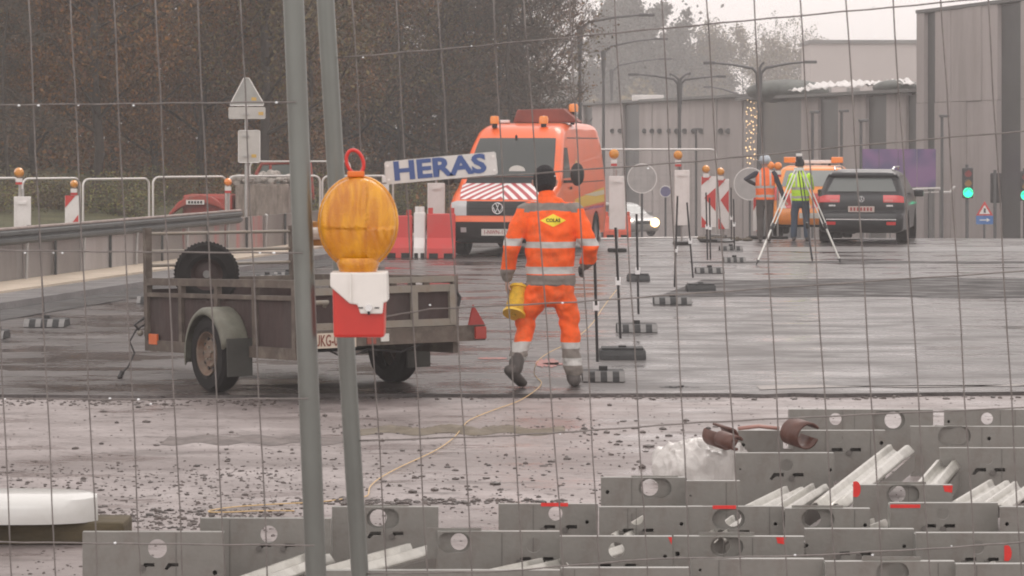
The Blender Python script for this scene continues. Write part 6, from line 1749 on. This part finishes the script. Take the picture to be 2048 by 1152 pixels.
# ---------------------------------------------------------------- steel sections stacked at the lower right and along the bottom
M['steel'] = mat('primer_grey_steel', (.232, .224, .206), .42, .2, var=(9, .07), bump=(30, .10), grime=(7, (.17, .135, .12), .5))
M['steel_edge'] = mat('steel_edge', (.30, .30, .28), .35, .35, var=(9, .15))
M['red_paint'] = mat('red_marking', (.72, .035, .03), .4, var=(20, .12))
M['bolt'] = mat('bolt_steel', (.16, .15, .14), .5, .5)
M['bright'] = mat('bright_galv', (.52, .51, .47), .30, .5, var=(7, .15), grime=(6, (.30, .28, .24), .6))
HP = .30
plates = [
 # x0, x1, ytop, [features], label
 (165, 447, 1064, [('r', 315, 1097, 19), ('k', 292, 1131), ('k', 340, 1131), ('d', 430, 1145, 5)], 'grey steel section leftmost on the bottom edge'),
 (400, 662, 1037, [('r', 538, 1068, 17), ('k', 525, 1092), ('k', 573, 1092)], 'grey steel section overlapped by the leftmost one and the first pole'),
 (664, 877, 1014, [('s', 766, 1037), ('k', 745, 1068), ('k', 790, 1068)], 'grey steel section behind the thinner fence pole'),
 (875, 1119, 1063, [('s', 908, 1085), ('r', 1067, 1090, 15), ('k', 1045, 1119), ('k', 1090, 1119)], 'grey steel section with two openings, right of the fence poles'),
 (1120, 1344, 1073, [('r', 1233, 1100, 16), ('d', 1330, 1113, 4), ('k', 1205, 1132), ('k', 1255, 1132), ('mt', 1344, 1072)], 'grey steel section below the striped round opening, red corner mark'),
 (997, 1196, 1008, [('r', 1111, 1027, 14), ('k', 1093, 1055), ('k', 1137, 1055), ('d', 1174, 1044, 4), ('mb', 1082, 1136, 1005)], 'grey steel section with a red line above its round opening'),
 (1202, 1374, 955, [('s', 1310, 976), ('d', 1215, 984, 4)], 'dark grey steel section at the upper left of the pile'),
 (1372, 1480, 962, [('d', 1381, 991, 2)], 'short grey steel section below the plastic bag'),
 (1198, 1374, 1014, [('r', 1273, 1036, 14), ('k', 1250, 1062), ('k', 1290, 1062), ('d', 1363, 1048, 4)], 'grey steel section with a striped round opening and a dot, under the dark one'),
 (1376, 1568, 1013, [('s', 1457, 1038), ('d', 1551, 1048, 4), ('k', 1440, 1065), ('k', 1482, 1065), ('mb', 1425, 1472, 1010)], 'grey steel section with an oval opening and a dot in the middle of the pile'),
 (1570, 1740, 1017, [('s', 1636, 1038), ('d', 1730, 1050, 4)], 'grey steel section with an oval opening right of the middle'),
 (1348, 1608, 1073, [('s', 1454, 1094), ('d', 1355, 1108, 5), ('ms', 1562, 1079)], 'grey steel section with an oval opening and a red square'),
 (1610, 1828, 1058, [('d', 1605 + 8, 1091, 4), ('d', 1808, 1092, 4), ('k', 1683, 1108), ('k', 1725, 1108)], 'grey steel section with small dots in the lower right row'),
 (1832, 2110, 1066, [('r', 1955, 1094, 14), ('k', 1935, 1120), ('k', 1980, 1120), ('mh', 2014, 1106)], 'grey steel section with a red half disc at the right edge'),
 (1706, 1905, 970, [('s', 1806, 989), ('mh', 1712, 978), ('ms', 1896, 976)], 'grey steel section with red marks on both upper corners'),
 (1780, 1996, 1006, [('r', 1885, 1026, 13), ('k', 1855, 1053), ('k', 1893, 1053), ('mb', 1780, 1840, 1008)], 'grey steel section with a thick red bar on its top edge'),
 (2000, 2110, 1014, [('d', 2014, 1048, 4)], 'grey steel section cut by the right edge, mid height'),
 (1471, 1668, 906, [('r', 1573, 930, 13), ('k', 1550, 951), ('k', 1590, 951), ('d', 1480, 938, 2), ('d', 1660, 940, 4)], 'grey steel section just right of the plastic bag'),
 (1476, 1771, 861, [('q', 1577, 884), ('r', 1677, 877, 9), ('d', 1486, 890, 4), ('d', 1592, 888, 4), ('d', 1763, 886, 4), ('d', 1763, 913, 4), ('k', 1668, 901), ('k', 1705, 901)], 'long grey steel section behind, with a square opening'),
 (1578, 1866, 819, [('r', 1671, 838, 12), ('s', 1777, 841)], 'farthest long grey steel section with a round and an oval opening'),
 (1888, 2110, 819, [('r', 1974, 837, 12), ('d', 1897, 843, 3)], 'farthest grey steel section at the right edge'),
 (1822, 2110, 853, [('s', 1909, 872), ('d', 1978, 877, 4)], 'grey steel section in the second row at the right edge'),
 (1880, 2110, 896, [('r', 1975, 918, 11), ('k', 1955, 941), ('k', 1993, 941)], 'grey steel section in the third row at the right edge'),
 (1650, 1910, 1123, [('s', 1785, 1145)], 'light grey steel section on the bottom edge, right of the middle'),
 (1382, 1648, 1118, [('d', 1400, 1140, 3)], 'plain light grey steel section on the bottom edge'),
 (1122, 1380, 1136, [], 'grey steel section on the bottom edge below the striped opening'),
 (1912, 2110, 1128, [], 'grey steel section at the bottom right corner'),
 (640, 1120, 1141, [], 'long grey steel section along the bottom edge right of the poles'),
]
M['stain'] = mat('faint_red_dust', (.26, .17, .16), .5)
for (x0, x1, yt, feats, lab) in plates:
    Y = F * (H - HP) / (yt - HOR); s = Y / F
    w = (x1 - x0) * s; cx = (x0 + x1) / 2
    t = thing('steel_section', lab, 'steel section', (XofP(cx, Y), Y, 0), R.uniform(-.02, .02), 'grey steel sections stacked in rows')
    X = lambda px: (px - cx) * s
    Z = lambda py: H + (HOR - py) * s
    holes = []; extra = []
    for f in feats:
        k = f[0]
        if k == 'r': holes.append(circ(X(f[1]), Z(f[2]), f[3] * s, 20))
        elif k == 's': holes.append(stadium(X(f[1]), Z(f[2]), 66 * s * (Y / 13 if False else 1), 40 * s)); 
        elif k == 'q': holes.append(rrect(X(f[1]) - 11 * s, X(f[1]) + 9 * s, Z(f[2]) - 13 * s, Z(f[2]) + 13 * s, 2 * s, 2))
        elif k == 'd':
            holes.append(circ(X(f[1]), Z(f[2]), f[3] * s, 10)); extra.append((X(f[1]), Z(f[2]), .012, .012))
        elif k == 'k':     # key slot : round end with a tail and a bar
            a, b = X(f[1]), Z(f[2]); u = s; extra.append((a + 3 * u, b - 2 * u, 15 * u, 8 * u))
            holes.append([(a - 3 * u, b + 5 * u), (a + 17 * u, b + 5 * u), (a + 17 * u, b - 2 * u), (a + 2 * u, b - 2 * u), (a - 6 * u, b - 9 * u), (a - 11 * u, b - 7 * u)])
    me = curve_plate([(-w / 2, .0), (w / 2, .0), (w / 2, HP), (-w / 2, HP)], holes, .006); me.materials.clear(); me.materials.append(M['steel']); me.name = 'web_plate'
    link('web_plate', me, t)
    MB().box((0, .020, HP - .003), (w, .034, .006)).build('top_flange', M['steel_edge'], t)
    MB().box((0, .045, .003), (w, .085, .006)).build('bottom_flange', M['steel'], t)
    if R.random() < .75 and w > .3: 
        e = -w / 2 + .004 if R.random() < .6 else w / 2 - .004
        MB().box((e, .04, HP / 2), (.006, .08, HP - .02)).build('end_plate', M['steel_edge'], t)
    for a, b, hw_, hh_ in extra:
        pk = MB(); y0, y1 = .0045, .062  # closed box added behind each slot and dot so the opening looks dark
        q = [(a - hw_, b - hh_), (a + hw_, b - hh_), (a + hw_, b + hh_), (a - hw_, b + hh_)]
        pk.add([(u_, y0, v_) for u_, v_ in q] + [(u_, y1, v_) for u_, v_ in q], [(0, 1, 5, 4), (1, 2, 6, 5), (2, 3, 7, 6), (3, 0, 4, 7), (4, 5, 6, 7)])
        pk.build('slot_shade_box', M['bolt'], t, fix=False)
    # second web behind the opening of oval type : inner sleeve that shows the round hole
    for f in feats:
        if f[0] == 's':
            a, b = X(f[1]), Z(f[2]); ww = .12
            sgn = 1 if (x0 + f[1]) % 2 else -1
            me = curve_plate([(a - ww, b - .075), (a + ww, b - .075), (a + ww, b + .06), (a - ww, b + .06)], [circ(a + sgn * 10 * s, b, 17 * s, 18)], .005); me.materials.clear(); me.materials.append(M['steel']); me.name = 'inner_plate'
            link('inner_plate', me, t).location = (0, .030, 0)
        elif f[0] == 'k' and R.random() < .8:
            a, b = X(f[1]), Z(f[2]); MB().cyl((a - 7 * s, -.012, b - 5 * s), (a - 7 * s, .0, b - 5 * s), 6 * s, seg=10).build('bolt', M['bolt'], t)
        elif f[0] == 'mb': MB().box((X((f[1] + f[2]) / 2), -.0045, Z(f[3] + 4)), ((f[2] - f[1]) * s, .002, 7 * s)).build('red_mark', M['red_paint'], t)
        elif f[0] == 'mt': MB().prism([(X(f[1] - 8), HP - .002), (X(f[1] + 0), HP - .002), (X(f[1] - 1), HP - 16 * s)], -.0055, -.0035).build('red_mark', M['red_paint'], t)
        elif f[0] == 'ms': MB().prism([(X(f[1] - 10), HP - .002), (X(f[1] + 9), HP - .002), (X(f[1] + 8), HP - 15 * s), (X(f[1] - 7), HP - 13 * s)], -.0055, -.0035).build('red_mark', M['red_paint'], t)
        elif f[0] == 'mh':
            q = [(X(f[1]) + 9 * s * math.cos(a_), Z(f[2]) + 16 * s * math.sin(a_)) for a_ in [-math.pi / 2 + math.pi * k / 10 for k in range(11)]] + [(X(f[1] - 6), Z(f[2] - 15)), (X(f[1] - 6), Z(f[2] + 15))]
            MB().prism(q, -.0055, -.0035).build('red_mark', M['red_paint'], t)
    # stiffener seams (thin welded strips)
    for k in range(R.choice((0, 1, 1, 2))):
        x = R.uniform(-w * .4, w * .4); MB().box((x, -.004, HP / 2), (.003, .002, HP - .01)).build('weld_seam', M['bolt'], t)
# supports : timber bearer under the far rows (hidden) ; corrugated rails lying in the pile
def w_rail(px0, py0, h0, px1, py1, h1, label, wid=.24):
    """rail lying from a near point to a far point, wide side up-tilted"""
    Ya = F * (H - h0) / (py0 - HOR); Yb = F * (H - h1) / (py1 - HOR)
    a = P(px0, py0, Ya); b = P(px1, py1, Yb); d = (b - a).normalized(); sd = V3((d.y, -d.x, 0)).normalized()
    if sd.x < 0: sd = -sd
    t = thing('corrugated_rail', label, 'barrier rail', a, 0, 'bright corrugated barrier rails in the pile')
    wid *= .72
    prof = [(-.5, .0), (-.42, .03), (-.30, .035), (-.22, -.02), (-.12, -.045), (0, -.045), (.10, -.02), (.18, .03), (.30, .035), (.42, -.01), (.5, -.04)]
    up = V3((0, 0, 1)); n = 6
    rows = [[(b - a) * (i / n) + sd * (u * wid) + up * (v * .5 - .03) for u, v in prof] for i in range(n + 1)]
    ob = MB().grid(rows).build('rail', M['bright'], t, smooth=.35); ob.modifiers.new('s', 'SOLIDIFY').thickness = .005
    MB().grid([[(b - a) * (i / n) + sd * (.5 * wid) + up * (-.065) for i in range(n + 1)], [(b - a) * (i / n) + sd * (.5 * wid) - up * .16 for i in range(n + 1)]]).build('skirt', M['steel'], t)
    return t
w_rail(1655, 1000, .22, 1800, 885, .26, 'bright corrugated rail slanting up behind the section with red corners')
w_rail(1500, 1012, .2, 1590, 968, .22, 'bright corrugated rail end left of the long slanting one', .2)
w_rail(1560, 1012, .2, 1640, 962, .22, 'second bright rail end beside the first', .16)
w_rail(1850, 968, .22, 1895, 915, .25, 'bright rail end at the right before the third row', .2)
w_rail(1925, 1000, .22, 2000, 955, .24, 'bright rail end under the third row, left of two', .2)
w_rail(1985, 1003, .22, 2050, 958, .24, 'bright rail end under the third row, right of two', .2)
w_rail(2050, 985, .2, 2120, 955, .22, 'bright rail end at the right edge', .22)
w_rail(470, 1160, .16, 640, 1100, .18, 'bright corrugated rail in the lower left pile', .22)
w_rail(640, 1138, .18, 840, 1083, .20, 'bright corrugated rail beside the thinner pole', .24)
w_rail(880, 1160, .2, 1100, 1112, .22, 'bright rail glimpsed below the section with two openings', .2)
w_rail(1120, 1118, .2, 1240, 1080, .22, 'bright rail behind the round opening of the striped section', .16)
w_rail(1240, 1062, .2, 1310, 1020, .22, 'bright rail behind the round opening under the dark section', .14)
w_rail(1930, 1158, .2, 2010, 1118, .22, 'bright rail in the bottom right corner', .2)
w_rail(1640, 1082, .2, 1760, 1032, .22, 'bright rail between the oval section and the red bar', .14)
w_rail(1430, 1062, .2, 1480, 1025, .22, 'bright rail behind the oval opening in the middle', .14)
# plastic bag
def bag():
    p = G(1408, 965); from mathutils import noise as mn
    mb = MB(); rows = []
    for i in range(49):
        th = math.pi / 2 * i / 48; row = []
        for k in range(129):
            a = 2 * math.pi * k / 128
            fold = abs(math.sin(5.5 * a + 1.3 * math.sin(2 * a))) ** .6
            r = (math.sin(th) ** .42) * (1 + .07 * math.sin(3 * a) + .10 * fold * math.sin(th) ** 3)
            q = V3((.26 * r * math.cos(a), .19 * r * math.sin(a), .25 * max(0, math.cos(th)) ** .38 - .02 * fold * math.sin(2 * th)))
            nz = mn.noise(q * 8) * .035 - abs(mn.noise(V3((q.x * 15 + q.z * 6, q.y * 15, q.z * 7)))) * .075
            row.append(q * (1 + nz * 3) + V3((0, 0, .0)))
        rows.append(row)
    mb.grid(rows); mb.v = [(a * 1.06, b * 1.06, c * 1.04) for a, b, c in mb.v]; o = mb.build('plastic_bag', mat('milky_plastic', (.74, .71, .68), .25, trans=.25, spec=.7, var=(8, .08), bump=(9, 1.0)), smooth=2.0)
    o.location = p; tag(o, 'crumpled milky white plastic bag over a block left of the steel pile', 'plastic bag')
bag()
bk = MB().box((0, 0, .11), (.34, .24, .22)).build('wrapped_block', M['steel'], bevel=.02); bk.location = G(1412, 960); bk.rotation_euler = (0, 0, .2); tag(bk, 'grey block wrapped inside the milky plastic bag', 'block')
def collar(px, py, r, rot, label, gap=.9):
    Y = F * (H - .30) / (py - HOR) - .0; t = P(px, py, Y)
    mb = MB(); rows = []
    for i in range(29):
        a = rot + (2 * math.pi - gap) * i / 28; rr_ = r * (1 - .12 * i / 28)
        rows.append([(rr_ * math.cos(a), -.07, rr_ * math.sin(a) * .85), (rr_ * math.cos(a) * 1.02, .07, rr_ * math.sin(a) * .85)])
    o = mb.grid(rows).build('rubber_collar', mat('brown_strap', (.10, .040, .028), .5, var=(9, .3)), smooth=1.5); o.modifiers.new('s', 'SOLIDIFY').thickness = .012
    o.location = t; o.rotation_euler = (math.radians(8), 0, math.radians(38)); return tag(o, label, 'strap')
collar(1442, 872, .085, 2.6, 'brown curled strap roll lying on the plastic bag'); collar(1457, 882, .055, .4, 'smaller brown strap roll inside the curled one', 1.6)
collar(1600, 868, .10, .6, 'brown curled strap roll behind the long steel section'); 
mb = MB(); mb.tube([(-.12, 0, 0), (.0, .02, .012), (.12, 0, 0)], [(.028, .012)] * 3, 8); o = mb.build('brown_strap', mat('strap_pink', (.33, .17, .14), .5), smooth=2); o.location = P(1518, 857, 16.0); tag(o, 'flat pinkish brown strap end behind the long section', 'strap')
# white curved cover on a timber at the lower left
Yw = 13.6; s = Yw / F; t = thing('white_cover', 'smooth white curved plastic cover lying at the lower left edge', 'cover', (XofP(60, Yw), Yw, 0))
wm = mat('white_gloss_cover', (.62, .62, .60), .22, coat=.4, grime=(3, (.54, .53, .50), .6))
zl = H + (HOR - 1040) * s; zh = H + (HOR - 986) * s
rows = []
for i in range(21):
    f = i / 20; x = -.62 + f * .96
    e = math.sqrt(max(0, 1 - max(0, (f - .62) / .38) ** 2))
    rows.append([(x, -.16 * e - .02, zl), (x, -.17 * e - .02, zl + (zh - zl) * .55), (x, -.14 * e - .02, zh - .02), (x, -.02, zh), (x, .22 * e, zh - .004), (x, .25 * e, zl)])
MB().grid(rows).build('shell', wm, t, smooth=.9); MB().grid([rows[-1], [(p_[0] + .004, p_[1], zl) for p_ in rows[-1]]]).build('end_cap', wm, t)
tb_ = MB().box((0, 0, 0), (1.15, .30, zl)).build('timber_block', mat('dark_soil_timber', (.075, .058, .030), .85, var=(9, .4), bump=(14, .8), stretch=(.4, 1, 1)), bevel=.02)
tb_.location = (XofP(25, Yw), Yw + .06, zl / 2); tag(tb_, 'dark muddy timber block under the white cover', 'timber')
gm = MB(); r_ = random.Random(6)
for i in range(700):
    x = r_.uniform(-.75, .05); y = r_.uniform(.26, .34); h = r_.uniform(.02, .05) + .16; a = r_.uniform(-.3, .3)
    gm.add([(x, y, h - .06), (x + .006, y, h - .06), (x + a * .03, y + .01, h)], [(0, 1, 2)])
g = gm.build('grass', LG, fix=False); g.location = (XofP(60, Yw), Yw + .05, .0); tag(g, 'thin fringe of green grass behind the white cover', kind='stuff')

# ---------------------------------------------------------------- the haze
hz = MB().box((0, 235, 4.0), (330, 500, 30)).build('haze', [])
hm_ = bpy.data.materials.new('haze_air'); hm_.use_nodes = True; n = hm_.node_tree; n.nodes.clear()
oo = n.nodes.new('ShaderNodeOutputMaterial'); pv = n.nodes.new('ShaderNodeVolumePrincipled')
pv.inputs['Color'].default_value = (.97, .955, .95, 1); pv.inputs['Density'].default_value = HAZE_DENSITY; pv.inputs['Anisotropy'].default_value = .0
n.links.new(pv.outputs[0], oo.inputs['Volume']); hz.data.materials.append(hm_)
tag(hz, 'thin pale winter mist', kind='stuff')
